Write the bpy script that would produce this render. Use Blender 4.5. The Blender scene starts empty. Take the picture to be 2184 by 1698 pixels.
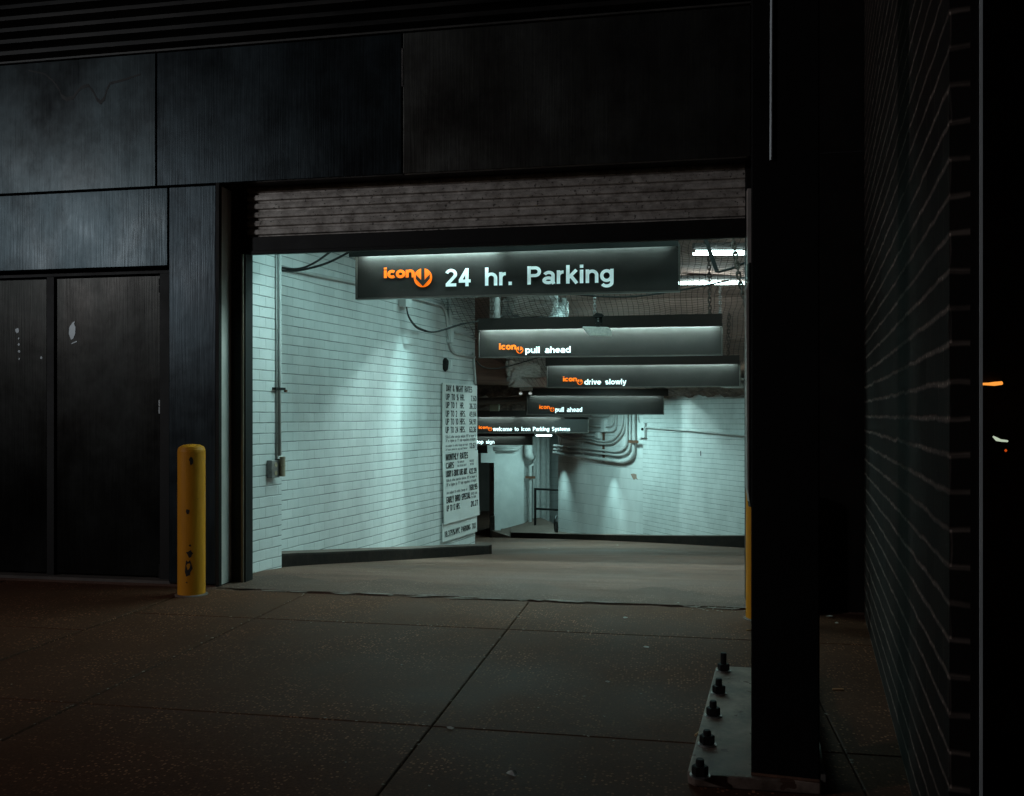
import bpy, bmesh, math, random
from mathutils import Vector, Matrix
R = math.radians
random.seed(7)
sc = bpy.context.scene
COL = sc.collection

# ---------------------------------------------------------------- camera, sky, street-side lights, exposure
YAW = R(10.4); F = 1899.0; CX = 1092.0; HY = 885.0; CAMH = 1.5     # calibration: focal length, horizon row
cam_d = bpy.data.cameras.new('camera'); cam = bpy.data.objects.new('camera', cam_d); COL.objects.link(cam)
cam.location = (0, 0, CAMH); cam.rotation_euler = (R(90), 0, YAW)
cam_d.sensor_width = 36; cam_d.lens = 36 * F / 2184; cam_d.shift_y = 0.0165
cam_d.clip_start = 0.05; cam_d.clip_end = 500
sc.camera = cam
w = bpy.data.worlds.new('World'); sc.world = w; w.use_nodes = True
nt = w.node_tree; bg = nt.nodes['Background']
sky = nt.nodes.new('ShaderNodeTexSky'); sky.sky_type = 'NISHITA'; sky.sun_disc = False
sky.sun_elevation = R(-4); sky.sun_rotation = R(200)
nt.links.new(sky.outputs[0], bg.inputs[0]); bg.inputs[1].default_value = 0.05
sc.view_settings.view_transform = 'Standard'; sc.view_settings.look = 'None'
sc.view_settings.exposure = 0; sc.view_settings.gamma = 1
sc.cycles.use_denoising = True; sc.cycles.max_bounces = 8
sc.cycles.sample_clamp_indirect = 4
TEAL = (0.53, 1.0, 0.98)

def lamp(name, kind, loc, energy, color, aim=None, **kw):
    l = bpy.data.lights.new(name, kind); l.energy = energy; l.color = color
    for k, v in kw.items(): setattr(l, k, v)
    o = bpy.data.objects.new(name, l); COL.objects.link(o); o.location = loc
    if aim is not None:
        o.rotation_euler = (Vector(aim) - Vector(loc)).to_track_quat('-Z', 'Y').to_euler()
    return o
# unseen street-side lights: one for the panels' sheen, one for shutter and sidewalk
lamp('street_side_light', 'SPOT', (-10.6, -0.3, 4.9), 85, (0.70, 0.92, 1.0), aim=(-5.6, 7.2, 2.9), spot_size=R(42), spot_blend=1.0, shadow_soft_size=0.35)
lamp('street_side_light', 'SPOT', (-12.0, -2.0, 4.9), 900, (0.94, 0.96, 1.0), aim=(-1.6, 6.8, 2.2), spot_size=R(58), spot_blend=0.8, shadow_soft_size=0.3)

# ---------------------------------------------------------------- photo calibration -> real positions
FW = Vector((-math.sin(YAW), math.cos(YAW), 0)); RT = Vector((math.cos(YAW), math.sin(YAW), 0))
def at(px, py, d):
    p = (FW + RT * ((px - CX) / F)) * d
    return Vector((p.x, p.y, CAMH + (HY - py) / F * d))
def atY(px, py, Y):
    u = (px - CX) / F
    return at(px, py, Y / (FW.y + RT.y * u))
def floor_z(x, y):
    if y < 7.9: return 0.0
    t = min(y, 25.5) - 7.9
    s = 0.1256 - 0.0028 * x - 0.0011 * t
    return -s * (t - 0.35 * (1 - math.exp(-t / 0.35)))
def onfloor(px, py, dz=0.0):
    lo, hi = 1.0, 45.0
    for _ in range(50):
        m = (lo + hi) / 2; p = at(px, py, m)
        if p.z > floor_z(p.x, p.y) + dz: lo = m
        else: hi = m
    return at(px, py, lo)
class Plane:
    """a vertical plane through p0 running along direction ang (radians, from +X to +Y)"""
    def __init__(s, p0, ang):
        s.p = Vector((p0[0], p0[1], 0)); s.u = Vector((math.cos(ang), math.sin(ang), 0)); s.n = Vector((math.sin(ang), -math.cos(ang), 0)); s.ang = ang
    def hit(s, px, py, off=0.0):
        r = FW + RT * ((px - CX) / F)
        d = ((s.p + s.n * off).dot(s.n)) / r.dot(s.n)
        return at(px, py, d)
    def loc(s, px, py, off=0.0):
        h = s.hit(px, py, off); return ((h - s.p).dot(s.u), h.z)
    def pt(s, a, z, off=0.0):
        q = s.p + s.u * a + s.n * off; return Vector((q.x, q.y, z))

# ---------------------------------------------------------------- materials
def srgb(r, g, b):
    f = lambda c: (c / 255 / 12.92) if c / 255 <= 0.04045 else ((c / 255 + 0.055) / 1.055) ** 2.4
    return (f(r), f(g), f(b))
class NT:
    def __init__(s, m): s.m = m; s.t = m.node_tree; s.b = s.t.nodes['Principled BSDF']
    def n(s, typ, ins=None, **kw):
        x = s.t.nodes.new(typ)
        for k, v in kw.items(): setattr(x, k, v)
        for k, v in (ins or {}).items(): s.set(x.inputs[k], v)
        return x
    def set(s, inp, v):
        if hasattr(v, 'is_output') or isinstance(v, bpy.types.NodeSocket): s.t.links.new(v, inp)
        else: inp.default_value = v
    def math(s, op, a, b=0.0, c=0.0):
        x = s.n('ShaderNodeMath', operation=op); s.set(x.inputs[0], a); s.set(x.inputs[1], b); s.set(x.inputs[2], c); return x.outputs[0]
    def mix(s, fac, a, b, typ='RGBA', blend='MIX'):
        x = s.n('ShaderNodeMix', data_type=typ, blend_type=blend) if typ == 'RGBA' else s.n('ShaderNodeMix', data_type=typ)
        s.set(x.inputs[0], fac)
        i = 6 if typ == 'RGBA' else 2
        s.set(x.inputs[i], a); s.set(x.inputs[i + 1], b)
        return x.outputs[2 if typ == 'RGBA' else 0]
    def ramp(s, fac, lo, hi):
        x = s.n('ShaderNodeMapRange'); s.set(x.inputs[0], fac); x.inputs[1].default_value = lo; x.inputs[2].default_value = hi; return x.outputs[0]
    def coords(s, scale=(1, 1, 1), kind='Object', loc=(0, 0, 0)):
        tc = s.n('ShaderNodeTexCoord'); mp = s.n('ShaderNodeMapping', {'Vector': tc.outputs[kind], 'Scale': scale, 'Location': loc}); return mp.outputs[0]
    def noise(s, vec, scale, detail=4, rough=0.55):
        return s.n('ShaderNodeTexNoise', {'Vector': vec, 'Scale': scale, 'Detail': detail, 'Roughness': rough}).outputs['Fac']
    def bump(s, h, strength, dist):
        return s.n('ShaderNodeBump', {'Height': h, 'Strength': strength, 'Distance': dist}).outputs[0]
def c4(c, k=1.0): return (c[0] * k, c[1] * k, c[2] * k, 1)
MATS = {}
def mat(name, col, rough=0.6, metal=0.0, var=0.25, vscale=3.0, stretch=(1, 1, 1), bump=0.0, bscale=40, bdist=0.003, spots=0.0, spotscale=60, emit=None, estr=0.0, spec=0.5, rvar=0.1):
    if name in MATS: return MATS[name]
    m = bpy.data.materials.new(name); m.use_nodes = True; t = NT(m)
    v = t.coords(stretch)
    n1 = t.noise(v, vscale, 6, 0.62)
    f = t.ramp(n1, 0.3, 0.7)
    base = t.mix(f, c4(col, 1 - var), c4(col, 1 + var * 0.8))
    if spots:
        vo = t.n('ShaderNodeTexVoronoi', {'Vector': t.coords(), 'Scale': spotscale}).outputs['Distance']
        n2 = t.noise(t.coords(), spotscale * 0.23, 2)
        sp = t.math('MULTIPLY', t.math('LESS_THAN', vo, 0.22), t.math('GREATER_THAN', n2, 0.52))
        base = t.mix(t.math('MULTIPLY', sp, spots), base, c4(tuple(min(1, x * 2.6) for x in col)))
    t.set(t.b.inputs['Base Color'], base)
    t.set(t.b.inputs['Roughness'], t.math('ADD', t.math('MULTIPLY', f, rvar), rough - rvar / 2))
    t.b.inputs['Metallic'].default_value = metal
    t.b.inputs['Specular IOR Level'].default_value = spec
    if bump:
        t.set(t.b.inputs['Normal'], t.bump(t.noise(t.coords(), bscale, 5, 0.6), bump, bdist))
    if emit:
        t.b.inputs['Emission Color'].default_value = c4(emit); t.b.inputs['Emission Strength'].default_value = estr
    MATS[name] = m; return m
def brick_mat(name, col, w_, h_, tw, th, kh, kv, rough=0.5, tint=0.09, dirt=0.26, bstr=0.6, spec=0.4, wob_=0.012):
    """painted masonry in wall coordinates (UV in metres): raked bed joints and finer head joints"""
    m = bpy.data.materials.new(name); m.use_nodes = True; t = NT(m)
    tc = t.n('ShaderNodeTexCoord'); uv = tc.outputs['UV']
    wob = t.n('ShaderNodeTexNoise', {'Vector': uv, 'Scale': 5.0, 'Detail': 3}).outputs['Color']
    sc_ = t.n('ShaderNodeVectorMath', operation='SCALE'); t.set(sc_.inputs[0], t.n('ShaderNodeVectorMath', {0: wob, 1: (0.5, 0.5, 0.5)}, operation='SUBTRACT').outputs[0]); sc_.inputs['Scale'].default_value = wob_
    uvw = t.n('ShaderNodeVectorMath', {0: uv, 1: sc_.outputs[0]}, operation='ADD').outputs[0]
    sep = t.n('ShaderNodeSeparateXYZ', {0: uvw})
    rv = t.math('DIVIDE', sep.outputs[1], h_); row = t.math('FLOOR', rv); fv = t.math('FRACT', rv)
    par = t.math('MULTIPLY', t.math('MODULO', t.math('ABSOLUTE', row), 2.0), 0.5)
    ru = t.math('ADD', t.math('DIVIDE', sep.outputs[0], w_), par); cu = t.math('FLOOR', ru); fu = t.math('FRACT', ru)
    dv = t.math('MULTIPLY', t.math('MINIMUM', fv, t.math('SUBTRACT', 1.0, fv)), h_)
    du = t.math('MULTIPLY', t.math('MINIMUM', fu, t.math('SUBTRACT', 1.0, fu)), w_)
    sm = t.n('ShaderNodeMapRange', interpolation_type='SMOOTHSTEP'); t.set(sm.inputs[0], dv); sm.inputs[1].default_value = th * 0.25; sm.inputs[2].default_value = th
    sv = t.n('ShaderNodeMapRange', interpolation_type='SMOOTHSTEP'); t.set(sv.inputs[0], du); sv.inputs[1].default_value = tw * 0.25; sv.inputs[2].default_value = tw
    hb, vb = sm.outputs[0], sv.outputs[0]
    breakup = t.ramp(t.noise(uv, 2.3, 5, 0.7), 0.35, 0.62)
    khv = t.math('MULTIPLY_ADD', breakup, (kh - 1) * 0.8, 1 + (kh - 1) * 0.2 * 0 - 0.0)
    lh = t.mix(hb, t.math('MULTIPLY_ADD', breakup, (kh - 1) * 0.6, 1 + (kh - 1) * 0.4), 1.0, 'FLOAT')
    lv = t.mix(vb, t.math('MULTIPLY_ADD', breakup, (kv - 1), 1.0), 1.0, 'FLOAT')
    wn = t.n('ShaderNodeTexWhiteNoise', noise_dimensions='2D'); cmb = t.n('ShaderNodeCombineXYZ', {0: cu, 1: row}); t.set(wn.inputs['Vector'], cmb.outputs[0])
    tn = t.math('MULTIPLY_ADD', wn.outputs['Value'], tint, 1 - tint / 2)
    d1 = t.math('MULTIPLY_ADD', t.ramp(t.noise(t.coords((1, 1, 0.35)), 1.7, 7, 0.65), 0.35, 0.7), -dirt, 1.0)
    chips = t.math('MULTIPLY_ADD', t.math('GREATER_THAN', t.noise(uv, 26, 2), 0.77), -0.55, 1.0)
    k = t.math('MULTIPLY', t.math('MULTIPLY', lh, lv), t.math('MULTIPLY', t.math('MULTIPLY', tn, d1), chips))
    vm = t.n('ShaderNodeVectorMath', operation='SCALE'); vm.inputs[0].default_value = col; t.set(vm.inputs['Scale'], k)
    base = vm.outputs[0]
    t.set(t.b.inputs['Base Color'], base)
    t.b.inputs['Roughness'].default_value = rough; t.b.inputs['Specular IOR Level'].default_value = spec
    hgt = t.math('ADD', t.math('MULTIPLY', t.math('MINIMUM', hb, vb), 1.0), t.math('MULTIPLY', t.noise(uv, 90, 4, 0.6), 0.25))
    hgt = t.math('ADD', hgt, t.math('MULTIPLY', wn.outputs['Value'], 0.15))
    t.set(t.b.inputs['Normal'], t.bump(hgt, bstr, 0.006))
    MATS[name] = m; return m
white_brick = brick_mat('white painted brick', (0.72, 0.71, 0.70), 0.2032, 0.1016, 0.004, 0.007, 0.22, 0.62)  # dark bed joints of the white walls paint the shadow under each course
white_block = brick_mat('white painted block', (0.72, 0.71, 0.70), 0.62, 0.25, 0.004, 0.007, 0.45, 0.8, dirt=0.2)
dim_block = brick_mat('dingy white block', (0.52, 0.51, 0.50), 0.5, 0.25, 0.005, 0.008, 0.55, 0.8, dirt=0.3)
dark_brick = brick_mat('dark street brick', (0.0185, 0.0140, 0.0118), 0.2032, 0.1064, 0.006, 0.0125, 10.0, 5.0, rough=0.75, tint=0.5, dirt=0.3, bstr=0.5, spec=0.15, wob_=0.03)
M_white = mat('white paint', (0.70, 0.69, 0.68), 0.5, var=0.08, bump=0.15, bscale=30)
M_conduit = mat('painted conduit', (0.50, 0.485, 0.475), 0.6, var=0.15, vscale=9)
M_black = mat('black enamel', (0.009, 0.007, 0.006), 0.6, var=0.3, rvar=0.2, spec=0.2)
M_blackmetal = mat('black steel', (0.008, 0.0062, 0.0055), 0.6, var=0.4, vscale=5, bump=0.2, spec=0.25)
M_column = mat('column black paint', (0.004, 0.0032, 0.003), 0.7, var=0.4, spec=0.15)
M_kerbblack = mat('black painted kerb', (0.019, 0.0125, 0.010), 0.85, spec=0.1, var=0.5, vscale=7, bump=0.5, bscale=22, bdist=0.01)
M_kerbtop = mat('worn kerb top', (0.13, 0.085, 0.068), 0.85, var=0.3, vscale=8, bump=0.4, bscale=25, bdist=0.008)
M_signface = mat('sign face charcoal', (0.0165, 0.0128, 0.0112), 0.5, var=0.2, vscale=6, spec=0.25, spots=0.25, spotscale=45)
M_hood = mat('sign hood black', (0.020, 0.0125, 0.010), 0.6, var=0.2, spec=0.2)
M_cable = mat('black cable', (0.015, 0.012, 0.011), 0.6)
M_chain = mat('rusty chain', (0.06, 0.038, 0.03), 0.55, metal=0.3, var=0.5, vscale=30)
M_net = mat('dark netting', (0.030, 0.022, 0.018), 0.9)
M_galv = mat('galvanised steel', (0.30, 0.27, 0.26), 0.38, metal=0.7, var=0.4, vscale=12)
M_board = mat('rate board white', (0.70, 0.68, 0.66), 0.55, var=0.06)
M_ink = mat('black lettering', (0.020, 0.014, 0.012), 0.6)
M_plastic = mat('off white plastic', (0.55, 0.50, 0.46), 0.55, var=0.25, vscale=40)
M_beige = mat('beige casing', (0.33, 0.25, 0.17), 0.5, var=0.2)
M_brownpipe = mat('brown pipe', (0.070, 0.045, 0.036), 0.6, var=0.4)
M_insul = mat('sprayed insulation', (0.17, 0.115, 0.095), 0.95, var=0.6, vscale=7, bump=1.0, bscale=14, bdist=0.05)
M_ceil = mat('stained concrete ceiling', (0.29, 0.185, 0.158), 0.85, var=0.35, vscale=1.6, bump=0.3, bscale=12, bdist=0.01)
M_rusty = mat('rusty bracket', (0.13, 0.055, 0.03), 0.8, var=0.5, vscale=30)
M_tube = mat('fluorescent tube', (0.9, 0.9, 0.9), 0.4, emit=(0.72, 1.0, 0.98), estr=13)
M_signtube = mat('sign tube', (0.9, 0.9, 0.9), 0.4, emit=(0.62, 1.0, 0.98), estr=330)
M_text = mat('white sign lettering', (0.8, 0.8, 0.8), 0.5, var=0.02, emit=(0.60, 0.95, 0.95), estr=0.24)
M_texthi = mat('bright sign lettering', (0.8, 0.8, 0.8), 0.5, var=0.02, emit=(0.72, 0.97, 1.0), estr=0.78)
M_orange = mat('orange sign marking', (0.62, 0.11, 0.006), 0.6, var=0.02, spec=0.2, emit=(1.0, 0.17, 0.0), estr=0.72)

def metal_panel(name, col, seed):
    m = bpy.data.materials.new(name); m.use_nodes = True; t = NT(m)
    v1 = t.coords((9, 9, 0.55), loc=(seed, seed * 2.1, 0)); v2 = t.coords((1, 1, 0.8), loc=(seed * 1.7, 0, seed)); v3 = t.coords((30, 30, 0.9), loc=(0, seed, 0))
    streak = t.ramp(t.noise(v1, 1.4, 6, 0.65), 0.3, 0.72); cloud = t.ramp(t.noise(v2, 1.2, 5, 0.6), 0.33, 0.68); fine = t.noise(v3, 2.0, 3, 0.6)
    base = t.mix(t.math('MULTIPLY', streak, 0.5), c4(col, 1.2), c4(col, 0.6))
    base = t.mix(t.math('MULTIPLY', cloud, 0.8), base, c4((col[0] * 1.7, col[1] * 2.0, col[2] * 2.1)))
    base = t.mix(t.math('MULTIPLY', t.ramp(t.noise(t.coords((1, 1, 0.6), loc=(seed, 3, seed)), 2.1, 7, 0.7), 0.5, 0.72), 0.75), base, c4(col, 0.4))
    t.set(t.b.inputs['Base Color'], base)
    r = t.math('ADD', t.math('MULTIPLY', cloud, 0.16), t.math('ADD', 0.20, t.math('MULTIPLY', fine, 0.14)))
    t.set(t.b.inputs['Roughness'], r); t.b.inputs['Metallic'].default_value = 0.9
    t.set(t.b.inputs['Normal'], t.bump(t.math('ADD', t.noise(v2, 2.0, 3), t.math('MULTIPLY', fine, 0.25)), 0.25, 0.02))
    MATS[name] = m; return m
M_panel = metal_panel('weathered blue grey panel', (0.0185, 0.0215, 0.0235), 1.0)
M_panel2 = metal_panel('weathered blue grey panel, smeared', (0.0225, 0.0255, 0.0265), 6.0)
M_panel4 = metal_panel('weathered transom panel', (0.0145, 0.0178, 0.0192), 4.0)
M_panel3 = metal_panel('weathered dark panel', (0.085, 0.075, 0.066), 3.0)
M_door = metal_panel('dark door steel', (0.0095, 0.0085, 0.0075), 9.0)

def ground_mat(name, col, aggregate, stretch, streak):
    m = bpy.data.materials.new(name); m.use_nodes = True; t = NT(m)
    o = t.coords(); s = t.coords(stretch)
    big = t.ramp(t.noise(o, 0.9, 6, 0.6), 0.3, 0.7); st = t.ramp(t.noise(s, 1.6, 6, 0.65), 0.32, 0.7); fine = t.noise(o, 70, 4, 0.7)
    base = t.mix(big, c4(col, 0.72), c4(col, 1.22))
    base = t.mix(t.math('MULTIPLY', st, streak), base, c4((col[0] * 0.42, col[1] * 0.38, col[2] * 0.37)))
    base = t.mix(t.math('MULTIPLY', t.ramp(fine, 0.4, 0.65), 0.65), base, c4(col, 0.3))
    mid = t.ramp(t.noise(t.coords((stretch[0] * 3, stretch[1] * 2, 1)), 6.0, 6, 0.7), 0.35, 0.66)
    base = t.mix(t.math('MULTIPLY', mid, 0.45), base, c4(col, 0.42))
    vo = t.n('ShaderNodeTexVoronoi', {'Vector': o, 'Scale': 58.0})
    pick = t.math('GREATER_THAN', t.n('ShaderNodeSeparateColor', {0: vo.outputs['Color']}).outputs[0], 0.66)
    clus = t.ramp(t.noise(t.coords(loc=(4, 2, 0)), 1.7, 5, 0.7), 0.38, 0.68)
    peb = t.math('MULTIPLY', t.math('MULTIPLY', t.math('LESS_THAN', t.math('ADD', vo.outputs['Distance'], t.math('MULTIPLY', t.noise(o, 140, 2), 0.3)), 0.52), pick), t.math('MULTIPLY', clus, aggregate))
    base = t.mix(peb, base, c4(tuple(min(0.7, c * 3.4 + .02) for c in col)))
    blot = t.ramp(t.noise(t.coords(loc=(9, 1, 0)), 0.55, 7, 0.7), 0.45, 0.7)
    base = t.mix(t.math('MULTIPLY', blot, 0.6), base, c4(col, 0.5))
    vg = t.n('ShaderNodeTexVoronoi', {'Vector': o, 'Scale': 2.6})
    gum = t.math('LESS_THAN', t.math('ADD', vg.outputs['Distance'], t.math('MULTIPLY', t.noise(o, 30, 2), 0.03)), 0.055)
    base = t.mix(t.math('MULTIPLY', gum, 0.6), base, c4(tuple(c * 0.4 for c in col)))
    t.set(t.b.inputs['Base Color'], base)
    t.set(t.b.inputs['Roughness'], t.math('ADD', 0.62, t.math('MULTIPLY', big, 0.2)))
    t.b.inputs['Specular IOR Level'].default_value = 0.12
    t.set(t.b.inputs['Normal'], t.bump(t.math('ADD', t.math('MULTIPLY', fine, 0.7), t.math('MULTIPLY', peb, 0.6)), 0.5, 0.006))
    MATS[name] = m; return m
M_walk = ground_mat('sidewalk concrete', (0.132, 0.054, 0.028), 1.0, (1, 1, 1), 0.35)
M_ramp = ground_mat('ramp concrete', (0.235, 0.128, 0.096), 0.35, (0.22, 2.6, 1), 1.0)
M_street = ground_mat('street asphalt', (0.05, 0.045, 0.042), 0.3, (1, 1, 1), 0.2)

def yellow_mat():
    m = bpy.data.materials.new('chipped yellow paint'); m.use_nodes = True; t = NT(m)
    o = t.coords((1, 1, 0.75))
    chips = t.math('GREATER_THAN', t.noise(o, 9.5, 3, 0.5), 0.75)
    grime = t.ramp(t.noise(t.coords((2, 2, 0.6)), 5, 6, 0.65), 0.3, 0.75)
    base = t.mix(t.math('MULTIPLY', grime, 0.5), (0.66, 0.255, 0.012, 1), (0.40, 0.15, 0.012, 1))
    base = t.mix(chips, base, (0.02, 0.014, 0.01, 1))
    t.set(t.b.inputs['Base Color'], base); t.b.inputs['Roughness'].default_value = 0.5; t.b.inputs['Specular IOR Level'].default_value = 0.2
    t.set(t.b.inputs['Normal'], t.bump(t.math('ADD', t.math('MULTIPLY', chips, -1.0), t.noise(o, 14, 3)), 0.35, 0.006))
    return m
M_yellow = yellow_mat()
def shutter_mat():
    m = bpy.data.materials.new('grimy shutter steel'); m.use_nodes = True; t = NT(m)
    o = t.coords((1, 1, 1.3)); n = t.ramp(t.noise(o, 6.5, 9, 0.75), 0.36, 0.66)
    sp = t.math('GREATER_THAN', t.noise(t.coords(), 38, 2), 0.66)
    base = t.mix(n, (0.22, 0.185, 0.16, 1), (0.66, 0.60, 0.55, 1)); base = t.mix(t.math('MULTIPLY', sp, 0.8), base, (0.03, 0.02, 0.017, 1))
    t.set(t.b.inputs['Base Color'], base); t.b.inputs['Roughness'].default_value = 0.55; t.b.inputs['Metallic'].default_value = 0.25
    return m
M_shutter = shutter_mat()
def foil_mat():
    m = bpy.data.materials.new('crinkled foil wrap'); m.use_nodes = True; t = NT(m)
    o = t.coords((1, 1, 1)); n = t.noise(o, 5.5, 5, 0.6)
    t.b.inputs['Base Color'].default_value = (0.78, 0.77, 0.76, 1); t.b.inputs['Metallic'].default_value = 0.35
    t.b.inputs['Roughness'].default_value = 0.22; t.b.inputs['Specular IOR Level'].default_value = 0.9
    r = t.n('ShaderNodeTexNoise', {'Vector': o, 'Scale': 4.0, 'Detail': 4.0, 'Roughness': 0.55, 'Distortion': 1.2}); r.noise_type = 'RIDGED_MULTIFRACTAL'
    t.set(t.b.inputs['Normal'], t.bump(t.math('ADD', n, t.math('MULTIPLY', r.outputs['Fac'], .35)), 1.0, 0.12))
    return m
M_foil = foil_mat()
def glass_mat():
    m = bpy.data.materials.new('dark shop glass'); m.use_nodes = True; t = NT(m)
    t.b.inputs['Base Color'].default_value = (0.5, 0.5, 0.5, 1); t.b.inputs['Roughness'].default_value = 0.02
    t.b.inputs['Transmission Weight'].default_value = 1.0; t.b.inputs['IOR'].default_value = 1.15
    return m
M_glass = glass_mat()

# ---------------------------------------------------------------- mesh helpers
class MB:
    def __init__(s): s.v = []; s.f = []; s.uv = {}
    def add(s, vs, fs, uvs=None):
        o = len(s.v); s.v += [tuple(q) for q in vs]
        for k, f in enumerate(fs):
            s.f.append(tuple(i + o for i in f))
            if uvs: s.uv[len(s.f) - 1] = uvs[k]
        return s
    def box(s, a, b):
        x0, y0, z0 = a; x1, y1, z1 = b
        vs = [(x0, y0, z0), (x1, y0, z0), (x1, y1, z0), (x0, y1, z0), (x0, y0, z1), (x1, y0, z1), (x1, y1, z1), (x0, y1, z1)]
        return s.add(vs, [(0, 3, 2, 1), (4, 5, 6, 7), (0, 1, 5, 4), (1, 2, 6, 5), (2, 3, 7, 6), (3, 0, 4, 7)])
    def obox(s, o, ax, ay, az):
        o = Vector(o); ax = Vector(ax); ay = Vector(ay); az = Vector(az)
        vs = [o, o + ax, o + ax + ay, o + ay, o + az, o + ax + az, o + ax + ay + az, o + ay + az]
        return s.add(vs, [(0, 3, 2, 1), (4, 5, 6, 7), (0, 1, 5, 4), (1, 2, 6, 5), (2, 3, 7, 6), (3, 0, 4, 7)])
    def prism(s, pts, d):
        """polygon pts (Vectors) extruded by vector d"""
        n = len(pts); d = Vector(d); vs = [Vector(p) for p in pts] + [Vector(p) + d for p in pts]
        fs = [tuple(range(n))[::-1], tuple(range(n, 2 * n))] + [(i, (i + 1) % n, n + (i + 1) % n, n + i) for i in range(n)]
        return s.add(vs, fs)
    def tube(s, pts, r, n=8, cap=True):
        pts = [Vector(p) for p in pts]; m = len(pts); rs = r if isinstance(r, (list, tuple)) else [r] * m
        vs = []; up = None
        for i, p in enumerate(pts):
            t = (pts[min(i + 1, m - 1)] - pts[max(i - 1, 0)]).normalized()
            if up is None: up = Vector((0, 0, 1)) if abs(t.z) < 0.9 else Vector((1, 0, 0))
            a = t.cross(up)
            if a.length < 1e-4: a = t.cross(Vector((0.3, 0.9, 0.2)))
            a.normalize(); b = a.cross(t).normalized(); up = b
            for k in range(n):
                q = 2 * math.pi * k / n; vs.append(p + (a * math.cos(q) + b * math.sin(q)) * rs[i])
        fs = [(i * n + k, i * n + (k + 1) % n, (i + 1) * n + (k + 1) % n, (i + 1) * n + k) for i in range(m - 1) for k in range(n)]
        if cap: fs += [tuple(range(n))[::-1], tuple(range((m - 1) * n, m * n))]
        return s.add(vs, fs)
    def lathe(s, c, prof, n=32):
        c = Vector(c); vs = [c + Vector((r * math.cos(2 * math.pi * k / n), r * math.sin(2 * math.pi * k / n), z)) for r, z in prof for k in range(n)]
        m = len(prof)
        fs = [(i * n + k, i * n + (k + 1) % n, (i + 1) * n + (k + 1) % n, (i + 1) * n + k) for i in range(m - 1) for k in range(n)]
        fs += [tuple(range(n))[::-1], tuple(range((m - 1) * n, m * n))]
        return s.add(vs, fs)
    def quad(s, a, b, c, d, uv=None): return s.add([a, b, c, d], [(0, 1, 2, 3)], [uv] if uv else None)
    def obj(s, name, m, parent=None, smooth=False, bevel=0.0, local=False):
        me = bpy.data.meshes.new(name)
        off = Vector((0, 0, 0))
        if parent is not None and not local:
            p = parent
            while p is not None: off += p.location; p = p.parent
        me.from_pydata([tuple(Vector(q) - off) for q in s.v], [], s.f)
        if s.uv:
            ul = me.uv_layers.new(name='UVMap')
            for pi, poly in enumerate(me.polygons):
                if pi in s.uv:
                    for k, li in enumerate(poly.loop_indices): ul.data[li].uv = s.uv[pi][k]
        me.materials.append(m)
        if smooth:
            for p in me.polygons: p.use_smooth = True
        o = bpy.data.objects.new(name, me); COL.objects.link(o)
        if parent is not None: o.parent = parent
        if bevel:
            b = o.modifiers.new('bevel', 'BEVEL'); b.width = bevel; b.segments = 2; b.limit_method = 'ANGLE'
        return o
def tag(o, label, cat, group=None):
    o['label'] = label; o['category'] = cat
    if group: o['group'] = group
    return o
def thing(name, label, cat, loc=(0, 0, 0), rz=0.0, group=None):
    o = bpy.data.objects.new(name, None); COL.objects.link(o); o.empty_display_size = 0.1
    o.location = loc; o.rotation_euler = (0, 0, rz); return tag(o, label, cat, group)
def struct(o): o['kind'] = 'structure'; return o
def wallquad(mb, pl, a0, a1, z0a, z0b, z1a, z1b, off=0.0):
    mb.quad(pl.pt(a0, z0a, off), pl.pt(a1, z0b, off), pl.pt(a1, z1b, off), pl.pt(a0, z1a, off), [(a0, z0a), (a1, z0b), (a1, z1b), (a0, z1a)])
def smooth_path(pts, k=6):
    pts = [Vector(p) for p in pts]; out = []
    for i in range(len(pts) - 1):
        p0, p1, p2, p3 = pts[max(i - 1, 0)], pts[i], pts[i + 1], pts[min(i + 2, len(pts) - 1)]
        for j in range(k):
            t = j / k
            out.append(0.5 * ((2 * p1) + (p2 - p0) * t + (2 * p0 - 5 * p1 + 4 * p2 - p3) * t * t + (3 * p1 - p0 - 3 * p2 + p3) * t ** 3))
    out.append(pts[-1]); return out
def bend_path(pts, rad=0.12, k=5):
    """straight runs with rounded corners, as bent conduit"""
    pts = [Vector(p) for p in pts]; out = [pts[0]]
    for i in range(1, len(pts) - 1):
        a, b, c = pts[i - 1], pts[i], pts[i + 1]
        r = min(rad, (a - b).length * 0.45, (c - b).length * 0.45)
        p, q = b + (a - b).normalized() * r, b + (c - b).normalized() * r
        for j in range(k + 1):
            t = j / k; out.append(p * (1 - t) ** 2 + b * 2 * t * (1 - t) + q * t * t)
    out.append(pts[-1]); return out

# ---------------------------------------------------------------- lettering: every glyph is a few bold strokes (cap height 1)
def A(cx, cy, rx, ry, a0, a1):
    n = max(4, int(abs(a1 - a0) / 15)); return [(cx + rx * math.cos(R(a0 + (a1 - a0) * i / n)), cy + ry * math.sin(R(a0 + (a1 - a0) * i / n))) for i in range(n + 1)]
G = {}
def g(ch, adv, *st): G[ch] = (adv, st)
X = .73
g('o', .68, A(.33, .365, .235, .27, 0, 360)); g('c', .62, A(.33, .365, .235, .27, 45, 315))
g('i', .28, [(.13, 0), (.13, X)], [(.13, .83), (.13, 1)]); g('l', .28, [(.13, 0), (.13, 1)]); g('j', .28, [(.13, X), (.13, -.2), (-.02, -.2)], [(.13, .83), (.13, 1)])
g('n', .68, [(.12, 0), (.12, X)], [(.12, .38)] + A(.335, .415, .215, .22, 175, 0) + [(.55, 0)])
g('h', .68, [(.12, 0), (.12, 1)], [(.12, .38)] + A(.335, .415, .215, .22, 175, 0) + [(.55, 0)])
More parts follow.
